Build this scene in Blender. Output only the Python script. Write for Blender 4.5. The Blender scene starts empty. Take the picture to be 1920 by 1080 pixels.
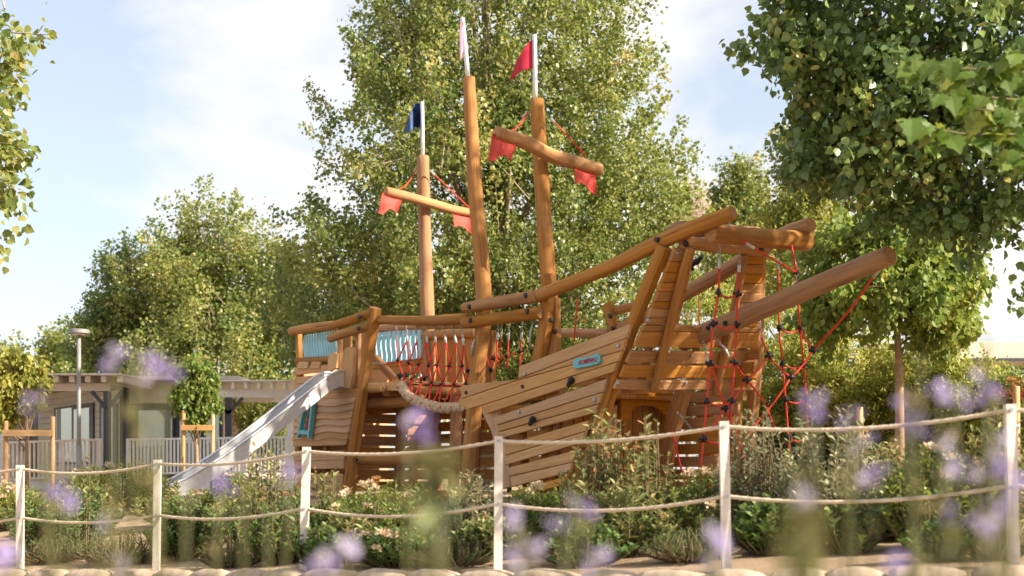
import bpy, math, random
import numpy as np
from mathutils import Vector, Matrix

R = math.radians
rnd = random.Random(11)
rng = np.random.default_rng(5)
S = bpy.context.scene
COL = S.collection

# ------------------------------------------------------------------ camera
F, HOR, CZ = 2700.0, 890.0, 0.35          # focal length in photo pixels, eye-level row, eye height
cam = bpy.data.cameras.new('camera')
cam.sensor_width = 36.0
cam.lens = F / 1920 * 36
cam.shift_y = (HOR - 540) / 1920
cam.clip_start, cam.clip_end = 0.05, 3000
cam.dof.use_dof = True
cam.dof.focus_distance = 17.0
cam.dof.aperture_fstop = 2.3
camo = bpy.data.objects.new('camera', cam)
camo.location = (0, 0, CZ)
camo.rotation_euler = (R(90), 0, 0)
COL.objects.link(camo)
S.camera = camo

# ------------------------------------------------------------------ world, sun, exposure
SUN_AZ, SUN_EL = (0.92, -0.39), 31.0       # horizontal direction towards the sun, elevation
w = bpy.data.worlds.new('World'); S.world = w; w.use_nodes = True
nt = w.node_tree; nt.nodes.clear()
N = nt.nodes.new
out = N('ShaderNodeOutputWorld'); bg = N('ShaderNodeBackground'); sky = N('ShaderNodeTexSky')
sky.sky_type = 'NISHITA'; sky.sun_disc = False
sky.sun_elevation = R(SUN_EL); sky.sun_rotation = math.atan2(SUN_AZ[0], SUN_AZ[1])
sky.altitude = 50; sky.air_density = 1.0; sky.dust_density = 1.6; sky.ozone_density = 1.0
tc = N('ShaderNodeTexCoord'); mp = N('ShaderNodeMapping'); mp.inputs['Scale'].default_value = (1.0, 1.0, 2.6)
mp.inputs['Location'].default_value = (2.12, 0.1, 0.17)
nz = N('ShaderNodeTexNoise'); nz.inputs['Scale'].default_value = 3.4; nz.inputs['Detail'].default_value = 6
nz.inputs['Roughness'].default_value = 0.52; nz.inputs['Distortion'].default_value = 0.35
rp = N('ShaderNodeValToRGB'); rp.color_ramp.elements[0].position = 0.45; rp.color_ramp.elements[1].position = 0.62
mx = N('ShaderNodeMix'); mx.data_type = 'RGBA'
mx.inputs['B'].default_value = (4.4, 4.32, 4.18, 1)
rp.color_ramp.elements[0].color = (.34, .34, .34, 1)
nt.links.new(tc.outputs['Generated'], mp.inputs['Vector']); nt.links.new(mp.outputs['Vector'], nz.inputs['Vector'])
nt.links.new(nz.outputs['Fac'], rp.inputs['Fac']); nt.links.new(rp.outputs['Color'], mx.inputs['Factor'])
tn = N('ShaderNodeMix'); tn.data_type = 'RGBA'; tn.blend_type = 'MULTIPLY'; tn.inputs['Factor'].default_value = 1.0; tn.inputs['B'].default_value = (0.97, 0.915, 0.92, 1)
nt.links.new(sky.outputs['Color'], tn.inputs['A']); nt.links.new(tn.outputs['Result'], mx.inputs['A']); nt.links.new(mx.outputs['Result'], bg.inputs['Color'])
nt.links.new(bg.outputs['Background'], out.inputs['Surface'])
bg.inputs['Strength'].default_value = 0.078

sun = bpy.data.lights.new('sun', 'SUN'); sun.energy = 3.8; sun.angle = R(0.6); sun.color = (1.0, 0.89, 0.73)
suno = bpy.data.objects.new('sun', sun); COL.objects.link(suno)
_e = R(SUN_EL)
_n = math.hypot(*SUN_AZ)
SUN_DIR = Vector((SUN_AZ[0] / _n * math.cos(_e), SUN_AZ[1] / _n * math.cos(_e), math.sin(_e)))
suno.rotation_euler = SUN_DIR.to_track_quat('Z', 'Y').to_euler()
suno.location = (20, 10, 20)
S.view_settings.view_transform = 'Standard'; S.view_settings.look = 'None'
S.view_settings.exposure = 1.7; S.view_settings.gamma = 1.0
S.render.engine = 'CYCLES'
S.cycles.use_denoising = True
S.cycles.max_bounces = 8; S.cycles.diffuse_bounces = 5; S.cycles.transmission_bounces = 5
S.cycles.use_adaptive_sampling = True; S.cycles.adaptive_threshold = 0.02
S.cycles.transparent_max_bounces = 6; S.cycles.caustics_reflective = False; S.cycles.caustics_refractive = False

# ------------------------------------------------------------------ helpers
def W(px, py, Y):
    return Vector(((px - 960) / F * Y, Y, CZ + (HOR - py) / F * Y))

def link(o, parent=None):
    COL.objects.link(o)
    if parent is not None: o.parent = parent
    return o

def tag(o, label=None, cat=None, group=None, kind=None):
    if label: o['label'] = label
    if cat: o['category'] = cat
    if group: o['group'] = group
    if kind: o['kind'] = kind
    return o

def thing(name, label, cat, loc=(0, 0, 0), group=None, rz=0.0):
    o = bpy.data.objects.new(name, None); o.empty_display_size = 0.2
    o.location = loc; o.rotation_euler = (0, 0, rz)
    link(o); return tag(o, label, cat, group)

def mobj(name, me, mats, parent=None, loc=None):
    o = bpy.data.objects.new(name, me)
    if mats is not None and not me.materials:
        for m in (mats if isinstance(mats, (list, tuple)) else [mats]): me.materials.append(m)
    if loc is not None: o.location = loc
    return link(o, parent)

class MB:
    """collects verts / faces / uvs / material indices / smooth flags"""
    def __init__(s): s.v, s.f, s.uv, s.mi, s.sm = [], [], [], [], []
    def add(s, verts, faces, uvs=None, mi=0, smooth=False):
        b = len(s.v); s.v += [tuple(p) for p in verts]
        for i, f in enumerate(faces):
            s.f.append(tuple(b + k for k in f)); s.mi.append(mi[i] if isinstance(mi, list) else mi)
            s.sm.append(smooth[i] if isinstance(smooth, list) else smooth)
            s.uv.append(uvs[i] if uvs else [(0, 0)] * len(f))
        return s
    def mesh(s, name):
        me = bpy.data.meshes.new(name); me.from_pydata(s.v, [], s.f)
        ul = me.uv_layers.new(name='UVMap')
        ul.data.foreach_set('uv', [c for u in s.uv for p in u for c in p])
        me.polygons.foreach_set('material_index', s.mi)
        me.polygons.foreach_set('use_smooth', s.sm); me.update()
        return me
    def build(s, name, mats, parent=None, loc=None): return mobj(name, s.mesh(name), mats, parent, loc)

def smooth_path(pts, rad, step):
    """Catmull-Rom through pts with radii"""
    P = [Vector(p) for p in pts]
    if len(P) == 2:
        n = max(1, int((P[1] - P[0]).length / step))
        return [P[0].lerp(P[1], i / n) for i in range(n + 1)], [rad[0] + (rad[1] - rad[0]) * i / n for i in range(n + 1)]
    o, r = [], []
    Q = [P[0] * 2 - P[1]] + P + [P[-1] * 2 - P[-2]]
    for k in range(len(P) - 1):
        a, b, c, d = Q[k:k + 4]
        n = max(1, int((c - b).length / step))
        for i in range(n):
            t = i / n
            o.append(0.5 * ((2 * b) + (c - a) * t + (2 * a - 5 * b + 4 * c - d) * t * t + (3 * b - a - 3 * c + d) * t ** 3))
            r.append(rad[k] + (rad[k + 1] - rad[k]) * t)
    o.append(P[-1]); r.append(rad[-1])
    return o, r

def tube(mb, pts, rad, n=8, step=0.15, wob=0.0, caps=True, chamfer=0.0, capmi=0, smooth=True, flat=None, mi=0):
    if not isinstance(rad, (list, tuple)): rad = [rad] * len(pts)
    P, r = smooth_path(pts, rad, step)
    T = [(P[min(i + 1, len(P) - 1)] - P[max(i - 1, 0)]).normalized() for i in range(len(P))]
    up = Vector((0, 0, 1)) if abs(T[0].z) < 0.9 else Vector((0, 1, 0))
    nx = (up - T[0] * up.dot(T[0])).normalized()
    ph = [rnd.uniform(0, 6.28) for _ in range(4)]
    verts, L = [], 0.0
    rings, lens = [], []
    for i, p in enumerate(P):
        if i: L += (P[i] - P[i - 1]).length
        nx = (nx - T[i] * nx.dot(T[i])).normalized(); ny = T[i].cross(nx)
        ring = []
        for k in range(n):
            a = 2 * math.pi * k / n
            rr = r[i]
            if wob: rr *= 1 + wob * (math.sin(a * 2 + ph[0] + L * 1.3) * 0.6 + math.sin(a * 3 + ph[1] - L * 2.1) * 0.5 + math.sin(L * 3.7 + ph[2]) * 0.5 + math.sin(L * 8.3 + ph[3]) * 0.25)
            ring.append(p + nx * (math.cos(a) * rr) + ny * (math.sin(a) * rr))
        rings.append(ring); lens.append(L)
    if caps and chamfer:
        c = chamfer
        rings.insert(0, [P[0] - T[0] * c + (q - P[0]) * 0.86 for q in rings[0]]); lens.insert(0, -c)
        rings.append([P[-1] + T[-1] * c + (q - P[-1]) * 0.86 for q in rings[-1]]); lens.append(L + c)
    for q in rings: verts += q
    faces, uvs, mis, sm = [], [], [], []
    m = len(rings); circ = 2 * math.pi * max(r)
    off = rnd.uniform(0, 9)
    for i in range(m - 1):
        for k in range(n):
            k2 = (k + 1) % n
            faces.append((i * n + k, i * n + k2, (i + 1) * n + k2, (i + 1) * n + k))
            uvs.append([(k / n * circ + off, lens[i]), ((k + 1) / n * circ + off, lens[i]), ((k + 1) / n * circ + off, lens[i + 1]), (k / n * circ + off, lens[i + 1])])
            mis.append(mi); sm.append(smooth)
    if caps:
        for base, rev in ((0, True), ((m - 1) * n, False)):
            f = tuple(range(base, base + n)); faces.append(f[::-1] if rev else f)
            u = [(0.5 + math.cos(2 * math.pi * k / n) * max(r), 0.5 + math.sin(2 * math.pi * k / n) * max(r)) for k in range(n)]
            uvs.append(u[::-1] if rev else u); mis.append(capmi); sm.append(False)
    mb.add(verts, faces, uvs, mis, sm)
    return mb

def plate(mb, pts, nrm, thick, ch=0.006, along=None, mi=0):
    """polygon plate: back face through pts, front face thick along nrm, chamfered front rim"""
    P = [Vector(p) for p in pts]; nrm = Vector(nrm).normalized()
    area = Vector((0, 0, 0))
    for i in range(1, len(P) - 1): area += (P[i] - P[0]).cross(P[i + 1] - P[0])
    if area.dot(nrm) < 0: P.reverse()
    n = len(P)
    if along is None:
        along = max(((P[(i + 1) % n] - P[i]) for i in range(n)), key=lambda e: e.length)
    along = Vector(along).normalized(); acr = nrm.cross(along)
    ins = []
    for i in range(n):
        e1 = (P[i] - P[i - 1]); e2 = (P[(i + 1) % n] - P[i])
        if e1.length < 1e-7 or e2.length < 1e-7: ins.append(P[i]); continue
        n1 = nrm.cross(e1.normalized()); n2 = nrm.cross(e2.normalized())
        ins.append(P[i] + (n1 + n2) / max(0.35, 1 + n1.dot(n2)) * ch)
    V = P + [p + nrm * (thick - ch) for p in P] + [p + nrm * thick for p in ins]
    faces = [tuple(range(n))[::-1], tuple(range(2 * n, 3 * n))]
    for i in range(n):
        j = (i + 1) % n
        faces += [(i, j, n + j, n + i), (n + i, n + j, 2 * n + j, 2 * n + i)]
    off = rnd.uniform(0, 9)
    uvs = [[(V[k].dot(acr) + V[k].dot(nrm) + off, V[k].dot(along)) for k in f] for f in faces]
    mb.add(V, faces, uvs, mi)
    return mb

def box(mb, c, s, rot=None, mi=0, ch=0.0):
    c = Vector(c); hx, hy, hz = s[0] / 2, s[1] / 2, s[2] / 2
    M = rot if rot is not None else Matrix.Identity(3)
    pts = [c + M @ Vector((x * hx, y * hy, -hz)) for x, y in ((-1, -1), (1, -1), (1, 1), (-1, 1))]
    return plate(mb, pts, M @ Vector((0, 0, 1)), s[2], ch=min(ch, s[2] * 0.3) if ch else 0.0005, along=M @ Vector((1, 0, 0)) if s[0] >= s[1] else M @ Vector((0, 1, 0)), mi=mi)

def beam(mb, a, b, wd, ht, up=(0, 0, 1), mi=0, ch=0.004):
    """squared bar from a to b"""
    a, b = Vector(a), Vector(b); d = (b - a).normalized(); up = Vector(up)
    s = d.cross(up).normalized(); u = s.cross(d)
    pts = [a - s * wd / 2 - u * ht / 2, b - s * wd / 2 - u * ht / 2, b + s * wd / 2 - u * ht / 2, a + s * wd / 2 - u * ht / 2]
    return plate(mb, pts, u, ht, ch=ch, along=d, mi=mi)

def ball(mb, c, r, n=8, m=5, sq=(1, 1, 1), mi=0):
    c = Vector(c); V = [c + Vector((0, 0, -r * sq[2]))]
    for j in range(1, m):
        t = math.pi * j / m
        for k in range(n):
            a = 2 * math.pi * k / n
            V.append(c + Vector((r * math.sin(t) * math.cos(a) * sq[0], r * math.sin(t) * math.sin(a) * sq[1], -r * math.cos(t) * sq[2])))
    V.append(c + Vector((0, 0, r * sq[2]))); Fc = []
    for k in range(n): Fc.append((0, 1 + (k + 1) % n, 1 + k))
    for j in range(m - 2):
        for k in range(n):
            Fc.append((1 + j * n + k, 1 + j * n + (k + 1) % n, 1 + (j + 1) * n + (k + 1) % n, 1 + (j + 1) * n + k))
    b = 1 + (m - 2) * n
    for k in range(n): Fc.append((b + k, b + (k + 1) % n, len(V) - 1))
    mb.add(V, Fc, None, mi, True); return mb

# ------------------------------------------------------------------ materials
def mat(name):
    m = bpy.data.materials.new(name); m.use_nodes = True
    t = m.node_tree; return m, t, t.nodes['Principled BSDF']

def simple(name, col, rough=0.6, metal=0.0, var=0.12, scale=8.0, bump=0.0, spec=0.4):
    m, t, b = mat(name)
    tc = t.nodes.new('ShaderNodeTexCoord'); nz = t.nodes.new('ShaderNodeTexNoise')
    nz.inputs['Scale'].default_value = scale; nz.inputs['Detail'].default_value = 5
    r = t.nodes.new('ShaderNodeValToRGB')
    r.color_ramp.elements[0].position = 0.3; r.color_ramp.elements[1].position = 0.72
    r.color_ramp.elements[0].color = (*[c * (1 - var) for c in col], 1)
    r.color_ramp.elements[1].color = (*[min(1, c * (1 + var)) for c in col], 1)
    t.links.new(tc.outputs['Object'], nz.inputs['Vector']); t.links.new(nz.outputs['Fac'], r.inputs['Fac'])
    t.links.new(r.outputs['Color'], b.inputs['Base Color'])
    b.inputs['Roughness'].default_value = rough; b.inputs['Metallic'].default_value = metal
    b.inputs['Specular IOR Level'].default_value = spec
    if bump:
        bp = t.nodes.new('ShaderNodeBump'); bp.inputs['Strength'].default_value = bump; bp.inputs['Distance'].default_value = 0.01
        t.links.new(nz.outputs['Fac'], bp.inputs['Height']); t.links.new(bp.outputs['Normal'], b.inputs['Normal'])
    return m

def wood(name, dark, light, grey=None, rough=0.75, var=0.5, gscale=(26, 1.3)):
    m, t, b = mat(name); L = t.links.new; n = t.nodes.new
    uv = n('ShaderNodeUVMap'); mp = n('ShaderNodeMapping'); mp.inputs['Scale'].default_value = (gscale[0], gscale[1], 1)
    oi = n('ShaderNodeObjectInfo'); ml = n('ShaderNodeMath'); ml.operation = 'MULTIPLY'; ml.inputs[1].default_value = 37.0
    cb = n('ShaderNodeCombineXYZ'); L(oi.outputs['Random'], ml.inputs[0]); L(ml.outputs[0], cb.inputs['X']); L(ml.outputs[0], cb.inputs['Y'])
    L(uv.outputs['UV'], mp.inputs['Vector']); L(cb.outputs[0], mp.inputs['Location'])
    g = n('ShaderNodeTexNoise'); g.inputs['Scale'].default_value = 1.0; g.inputs['Detail'].default_value = 7; g.inputs['Roughness'].default_value = 0.62
    g.inputs['Distortion'].default_value = 0.6
    L(mp.outputs[0], g.inputs['Vector'])
    r = n('ShaderNodeValToRGB'); r.color_ramp.elements[0].position = 0.32; r.color_ramp.elements[1].position = 0.68
    r.color_ramp.elements[0].color = (*dark, 1); r.color_ramp.elements[1].color = (*light, 1)
    L(g.outputs['Fac'], r.inputs['Fac'])
    # broad weathering in real metres
    big = n('ShaderNodeTexNoise'); big.inputs['Scale'].default_value = 2.3; big.inputs['Detail'].default_value = 3
    mp2 = n('ShaderNodeMapping'); mp2.inputs['Scale'].default_value = (2.0, 0.7, 1); L(uv.outputs['UV'], mp2.inputs['Vector']); L(cb.outputs[0], mp2.inputs['Location'])
    L(mp2.outputs[0], big.inputs['Vector'])
    mixg = n('ShaderNodeMix'); mixg.data_type = 'RGBA'; mixg.inputs['B'].default_value = (*(grey or [c * 0.7 for c in light]), 1)
    rr = n('ShaderNodeValToRGB'); rr.color_ramp.elements[0].position = 0.48; rr.color_ramp.elements[1].position = 0.72
    rr.color_ramp.elements[1].color = (0.6, 0.6, 0.6, 1)
    L(big.outputs['Fac'], rr.inputs['Fac']); L(rr.outputs['Color'], mixg.inputs['Factor']); L(r.outputs['Color'], mixg.inputs['A'])
    ck = n('ShaderNodeTexNoise'); ck.inputs['Scale'].default_value = 1.0; ck.inputs['Detail'].default_value = 2; mp3 = n('ShaderNodeMapping'); mp3.inputs['Scale'].default_value = (34, 0.8, 1)
    L(uv.outputs['UV'], mp3.inputs['Vector']); L(cb.outputs[0], mp3.inputs['Location']); L(mp3.outputs[0], ck.inputs['Vector'])
    rk = n('ShaderNodeValToRGB'); rk.color_ramp.elements[0].position = 0.66; rk.color_ramp.elements[1].position = 0.71; rk.color_ramp.elements[1].color = (0.75, 0.75, 0.75, 1)
    L(ck.outputs['Fac'], rk.inputs['Fac']); mixk = n('ShaderNodeMix'); mixk.data_type = 'RGBA'; mixk.inputs['B'].default_value = (*[c * 0.45 for c in dark], 1)
    L(rk.outputs['Color'], mixk.inputs['Factor']); L(mixg.outputs['Result'], mixk.inputs['A'])
    # per piece brightness
    hs = n('ShaderNodeHueSaturation'); mr = n('ShaderNodeMapRange')
    mr.inputs['To Min'].default_value = 1 - var * 0.5; mr.inputs['To Max'].default_value = 1 + var * 0.45
    L(oi.outputs['Random'], mr.inputs['Value']); L(mr.outputs[0], hs.inputs['Value'])
    m2 = n('ShaderNodeMath'); m2.operation = 'FRACT'; m3 = n('ShaderNodeMath'); m3.operation = 'MULTIPLY'; m3.inputs[1].default_value = 7.31
    L(oi.outputs['Random'], m3.inputs[0]); L(m3.outputs[0], m2.inputs[0])
    ms = n('ShaderNodeMapRange'); ms.inputs['To Min'].default_value = 0.82; ms.inputs['To Max'].default_value = 1.08
    L(m2.outputs[0], ms.inputs['Value']); L(ms.outputs[0], hs.inputs['Saturation'])
    L(mixk.outputs['Result'], hs.inputs['Color']); L(hs.outputs['Color'], b.inputs['Base Color'])
    b.inputs['Roughness'].default_value = rough; b.inputs['Specular IOR Level'].default_value = 0.2
    bp = n('ShaderNodeBump'); bp.inputs['Strength'].default_value = 0.35; bp.inputs['Distance'].default_value = 0.004
    L(g.outputs['Fac'], bp.inputs['Height']); L(bp.outputs['Normal'], b.inputs['Normal'])
    return m

def leaf_mat(name, ramp, trans=0.35, rough=0.45, spec=0.35):
    m, t, b = mat(name); L = t.links.new; n = t.nodes.new
    at = n('ShaderNodeAttribute'); at.attribute_name = 'tint'
    r = n('ShaderNodeValToRGB')
    while len(r.color_ramp.elements) < len(ramp): r.color_ramp.elements.new(0.5)
    for e, (p, c) in zip(r.color_ramp.elements, ramp): e.position = p; e.color = (*c, 1)
    L(at.outputs['Fac'], r.inputs['Fac']); L(r.outputs['Color'], b.inputs['Base Color'])
    b.inputs['Roughness'].default_value = rough; b.inputs['Specular IOR Level'].default_value = spec
    tr = n('ShaderNodeBsdfTranslucent'); hs = n('ShaderNodeHueSaturation'); hs.inputs['Hue'].default_value = 0.485
    hs.inputs['Saturation'].default_value = 1.05; hs.inputs['Value'].default_value = 1.5
    L(r.outputs['Color'], hs.inputs['Color']); L(hs.outputs['Color'], tr.inputs['Color'])
    mx = n('ShaderNodeMixShader'); mx.inputs['Fac'].default_value = trans
    L(b.outputs[0], mx.inputs[1]); L(tr.outputs[0], mx.inputs[2])
    L(mx.outputs[0], t.nodes['Material Output'].inputs['Surface'])
    return m

M = {}
M['log'] = wood('robinia_log', (0.27, 0.115, 0.033), (0.49, 0.235, 0.070), grey=(0.42, 0.225, 0.10), gscale=(16, 0.9), var=0.3, rough=0.8)
M['log_end'] = simple('log_end_grain', (0.40, 0.205, 0.085), 0.8, var=0.3, scale=40)
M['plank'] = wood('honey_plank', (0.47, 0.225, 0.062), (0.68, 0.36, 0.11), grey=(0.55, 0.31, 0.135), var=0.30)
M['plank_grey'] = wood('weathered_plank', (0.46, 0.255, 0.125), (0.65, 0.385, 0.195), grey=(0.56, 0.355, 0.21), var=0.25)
M['plank_deep'] = wood('shaded_orange_plank', (0.35, 0.145, 0.030), (0.56, 0.255, 0.060), grey=(0.45, 0.215, 0.07), var=0.3)  # deeper plank copy for bow and hold, shade put into the colour
M['rope_red'] = simple('red_rope', (0.68, 0.045, 0.02), 0.6, var=0.3, scale=120, bump=0.4)
M['rope_cream'] = simple('cream_rope', (0.66, 0.54, 0.40), 0.85, var=0.22, scale=90, bump=0.6)
M['rope_thick'] = simple('thick_hemp_rope', (0.52, 0.37, 0.24), 0.9, var=0.3, scale=60, bump=0.7)
M['black'] = simple('black_plastic', (0.012, 0.012, 0.016), 0.35, var=0.3)
M['bolt'] = simple('dark_bolt_cap', (0.02, 0.018, 0.018), 0.4, var=0.3)
M['steel'] = simple('stainless_steel', (0.68, 0.67, 0.67), 0.48, 0.7, var=0.1, scale=20)
M['galv'] = simple('galvanised_steel', (0.40, 0.41, 0.43), 0.5, 0.6, var=0.18, scale=30)
M['sleeve'] = simple('aluminium_sleeve', (0.55, 0.53, 0.51), 0.45, 0.3, var=0.1)
M['teal'] = simple('teal_plastic', (0.13, 0.46, 0.50), 0.45, var=0.08)
M['blue_panel'] = simple('pale_blue_panel', (0.30, 0.56, 0.66), 0.5, var=0.10, scale=5)
M['red_plastic'] = simple('red_plastic_sheet', (0.60, 0.075, 0.055), 0.62, var=0.08, scale=4, spec=0.2)
M['crimson'] = simple('crimson_plastic_sheet', (0.50, 0.03, 0.06), 0.62, var=0.08, scale=4, spec=0.2)
M['pink'] = simple('faded_pink_sheet', (0.58, 0.20, 0.30), 0.45, var=0.1, scale=4)
M['navy'] = simple('navy_plastic_sheet', (0.035, 0.075, 0.19), 0.62, var=0.1, scale=4)
M['white_post'] = simple('white_painted_post', (0.66, 0.60, 0.53), 0.75, var=0.16, scale=14, bump=0.3)
M['stone'] = simple('pale_edging_stone', (0.42, 0.325, 0.235), 0.9, var=0.3, scale=11, bump=0.6)
M['bark'] = simple('poplar_bark', (0.30, 0.235, 0.165), 0.9, var=0.4, scale=14, bump=0.8)
M['bark_dark'] = simple('dark_bark', (0.10, 0.065, 0.042), 0.9, var=0.4, scale=14, bump=0.8)
M['bark_warm'] = simple('warm_young_bark', (0.33, 0.22, 0.13), 0.85, var=0.25, scale=14, bump=0.5)
M['twig'] = simple('olive_twig', (0.14, 0.10, 0.05), 0.8, var=0.3, scale=30)
M['stake'] = wood('pine_stake', (0.40, 0.21, 0.09), (0.58, 0.34, 0.15), var=0.2)
M['poplar'] = leaf_mat('poplar_leaf', [(0.0, (0.088, 0.139, 0.035)), (0.45, (0.188, 0.236, 0.061)), (0.8, (0.314, 0.327, 0.098)), (1.0, (0.477, 0.399, 0.151))], trans=0.45, rough=0.38, spec=0.5)
M['poplar_shade'] = leaf_mat('shaded_poplar_leaf', [(0.0, (0.080, 0.131, 0.043)), (0.55, (0.152, 0.234, 0.068)), (0.9, (0.260, 0.328, 0.089)), (1.0, (0.427, 0.400, 0.107))], trans=0.28, rough=0.38, spec=0.5)  # poplar leaf copy with the backlit tree's shade put into its colour
M['yellowgreen'] = leaf_mat('yellow_green_leaf', [(0.0, (0.103, 0.145, 0.030)), (0.5, (0.214, 0.241, 0.047)), (1.0, (0.373, 0.345, 0.076))], trans=0.42)
M['mulberry'] = leaf_mat('mulberry_leaf', [(0.0, (0.060, 0.125, 0.022)), (0.6, (0.114, 0.188, 0.031)), (1.0, (0.204, 0.231, 0.040))], trans=0.4, rough=0.5)
M['young'] = leaf_mat('young_tree_leaf', [(0.0, (0.113, 0.178, 0.040)), (0.6, (0.216, 0.281, 0.059)), (1.0, (0.392, 0.374, 0.089))], trans=0.4)
M['photinia'] = leaf_mat('photinia_leaf', [(0.0, (0.090, 0.127, 0.043)), (0.5, (0.179, 0.220, 0.070)), (0.8, (0.357, 0.321, 0.133)), (1.0, (0.617, 0.338, 0.156))], trans=0.3)
M['pitto'] = leaf_mat('pittosporum_leaf', [(0.0, (0.074, 0.140, 0.030)), (0.5, (0.166, 0.242, 0.048)), (1.0, (0.346, 0.360, 0.083))], trans=0.3, spec=0.5)
M['silver'] = leaf_mat('silvery_leaf', [(0.0, (0.117, 0.144, 0.079)), (0.5, (0.262, 0.274, 0.145)), (1.0, (0.483, 0.446, 0.264))], trans=0.22)
M['fern'] = leaf_mat('feathery_leaf', [(0.0, (0.078, 0.122, 0.043)), (0.6, (0.156, 0.211, 0.072)), (1.0, (0.281, 0.309, 0.114))], trans=0.25)
M['dark_leaf'] = leaf_mat('glossy_dark_leaf', [(0.0, (0.055, 0.107, 0.029)), (0.7, (0.128, 0.206, 0.049)), (1.0, (0.365, 0.274, 0.082))], trans=0.22, spec=0.6)
M['hedge'] = leaf_mat('sunny_hedge_leaf', [(0.0, (0.133, 0.180, 0.048)), (0.5, (0.304, 0.351, 0.079)), (1.0, (0.628, 0.572, 0.186))], trans=0.5)
M['cream_flower'] = leaf_mat('cream_flower', [(0.0, (0.50, 0.36, 0.22)), (0.6, (0.66, 0.54, 0.36)), (1.0, (0.74, 0.64, 0.48))], trans=0.25)
M['red_berry'] = leaf_mat('red_young_leaf', [(0.0, (0.42, 0.07, 0.03)), (1.0, (0.50, 0.16, 0.06))], trans=0.3)
M['purple'] = leaf_mat('violet_petal', [(0.0, (0.28, 0.18, 0.50)), (0.6, (0.42, 0.34, 0.62)), (1.0, (0.64, 0.58, 0.72))], trans=0.45)
M['sage_leaf'] = leaf_mat('olive_sage_leaf', [(0.0, (0.14, 0.14, 0.05)), (0.6, (0.22, 0.20, 0.08)), (1.0, (0.34, 0.27, 0.13))], trans=0.35)

def ground_mat():
    m, t, b = mat('sandy_soil'); L = t.links.new; n = t.nodes.new
    tc = n('ShaderNodeTexCoord'); a = n('ShaderNodeTexNoise'); a.inputs['Scale'].default_value = 0.9; a.inputs['Detail'].default_value = 8
    c = n('ShaderNodeTexNoise'); c.inputs['Scale'].default_value = 45; c.inputs['Detail'].default_value = 6; c.inputs['Roughness'].default_value = 0.7
    L(tc.outputs['Object'], a.inputs['Vector']); L(tc.outputs['Object'], c.inputs['Vector'])
    r = n('ShaderNodeValToRGB'); r.color_ramp.elements[0].position = 0.35; r.color_ramp.elements[1].position = 0.65
    r.color_ramp.elements[0].color = (0.31, 0.215, 0.135, 1); r.color_ramp.elements[1].color = (0.52, 0.39, 0.265, 1)
    r2 = n('ShaderNodeValToRGB'); r2.color_ramp.elements[0].position = 0.3; r2.color_ramp.elements[1].position = 0.7
    r2.color_ramp.elements[0].color = (0.55, 0.52, 0.48, 1); r2.color_ramp.elements[1].color = (1, 1, 1, 1)
    mx = n('ShaderNodeMix'); mx.data_type = 'RGBA'; mx.blend_type = 'MULTIPLY'; mx.inputs['Factor'].default_value = 0.8
    L(a.outputs['Fac'], r.inputs['Fac']); L(c.outputs['Fac'], r2.inputs['Fac'])
    L(r.outputs['Color'], mx.inputs['A']); L(r2.outputs['Color'], mx.inputs['B']); L(mx.outputs['Result'], b.inputs['Base Color'])
    b.inputs['Roughness'].default_value = 0.95; b.inputs['Specular IOR Level'].default_value = 0.15
    bp = n('ShaderNodeBump'); bp.inputs['Strength'].default_value = 0.7; bp.inputs['Distance'].default_value = 0.03
    L(c.outputs['Fac'], bp.inputs['Height']); L(bp.outputs['Normal'], b.inputs['Normal'])
    return m
M['ground'] = ground_mat()

# ------------------------------------------------------------------ ground
POST_PX = [(38, 872, 1069), (293, 862, 1070), (568, 838, 1069), (934, 818, 1071), (1363, 790, 1071), (1902, 758, 1063)]
POSTS = []
for px, ty, by in POST_PX:
    Y = 0.9 * F / (by - ty); POSTS.append(W(px, by, Y))
POSTS = [POSTS[0] * 2 - POSTS[1]] + POSTS + [POSTS[-1] * 2 - POSTS[-2]]
_fx = [p.x for p in POSTS]; _fy = [p.y for p in POSTS]; _fz = [p.z for p in POSTS]
def fence_at(x): return float(np.interp(x, _fx, _fy)), float(np.interp(x, _fx, _fz))
def sstep(t): t = min(1, max(0, t)); return t * t * (3 - 2 * t)
def gz(x, y):
    yf, zf = fence_at(x); d = y - yf
    if d >= 0.0: z = zf + (0 - zf) * sstep(d / 5.0)
    elif d > -0.22: z = zf - 0.02
    else: z = zf - 0.20 + (-0.85 - zf + 0.20) * sstep((-d - 0.22) / 4.5)
    return z + 0.025 * math.sin(x * 2.3 + y * 1.1) * math.sin(y * 2.9 - x) * (1 if d > 0.3 else 0.2)
xs = sorted(set([round(v, 3) for v in list(np.arange(-14, 14.01, 0.28)) + [-700, -300, -120, -60, -40, -28, -20, 20, 28, 40, 60, 120, 300, 700]]))
ys = sorted(set([round(v, 3) for v in list(np.arange(-2, 24, 0.22)) + list(np.arange(24, 60, 3.0)) + [-60, -25, -8, 80, 120, 200, 400, 900]]))
mb = MB(); V = [(x, y, gz(x, y)) for y in ys for x in xs]; nx = len(xs)
mb.add(V, [(j * nx + i, j * nx + i + 1, (j + 1) * nx + i + 1, (j + 1) * nx + i) for j in range(len(ys) - 1) for i in range(nx - 1)], None, 0, True)
tag(mb.build('ground', M['ground']), kind='structure')

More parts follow.
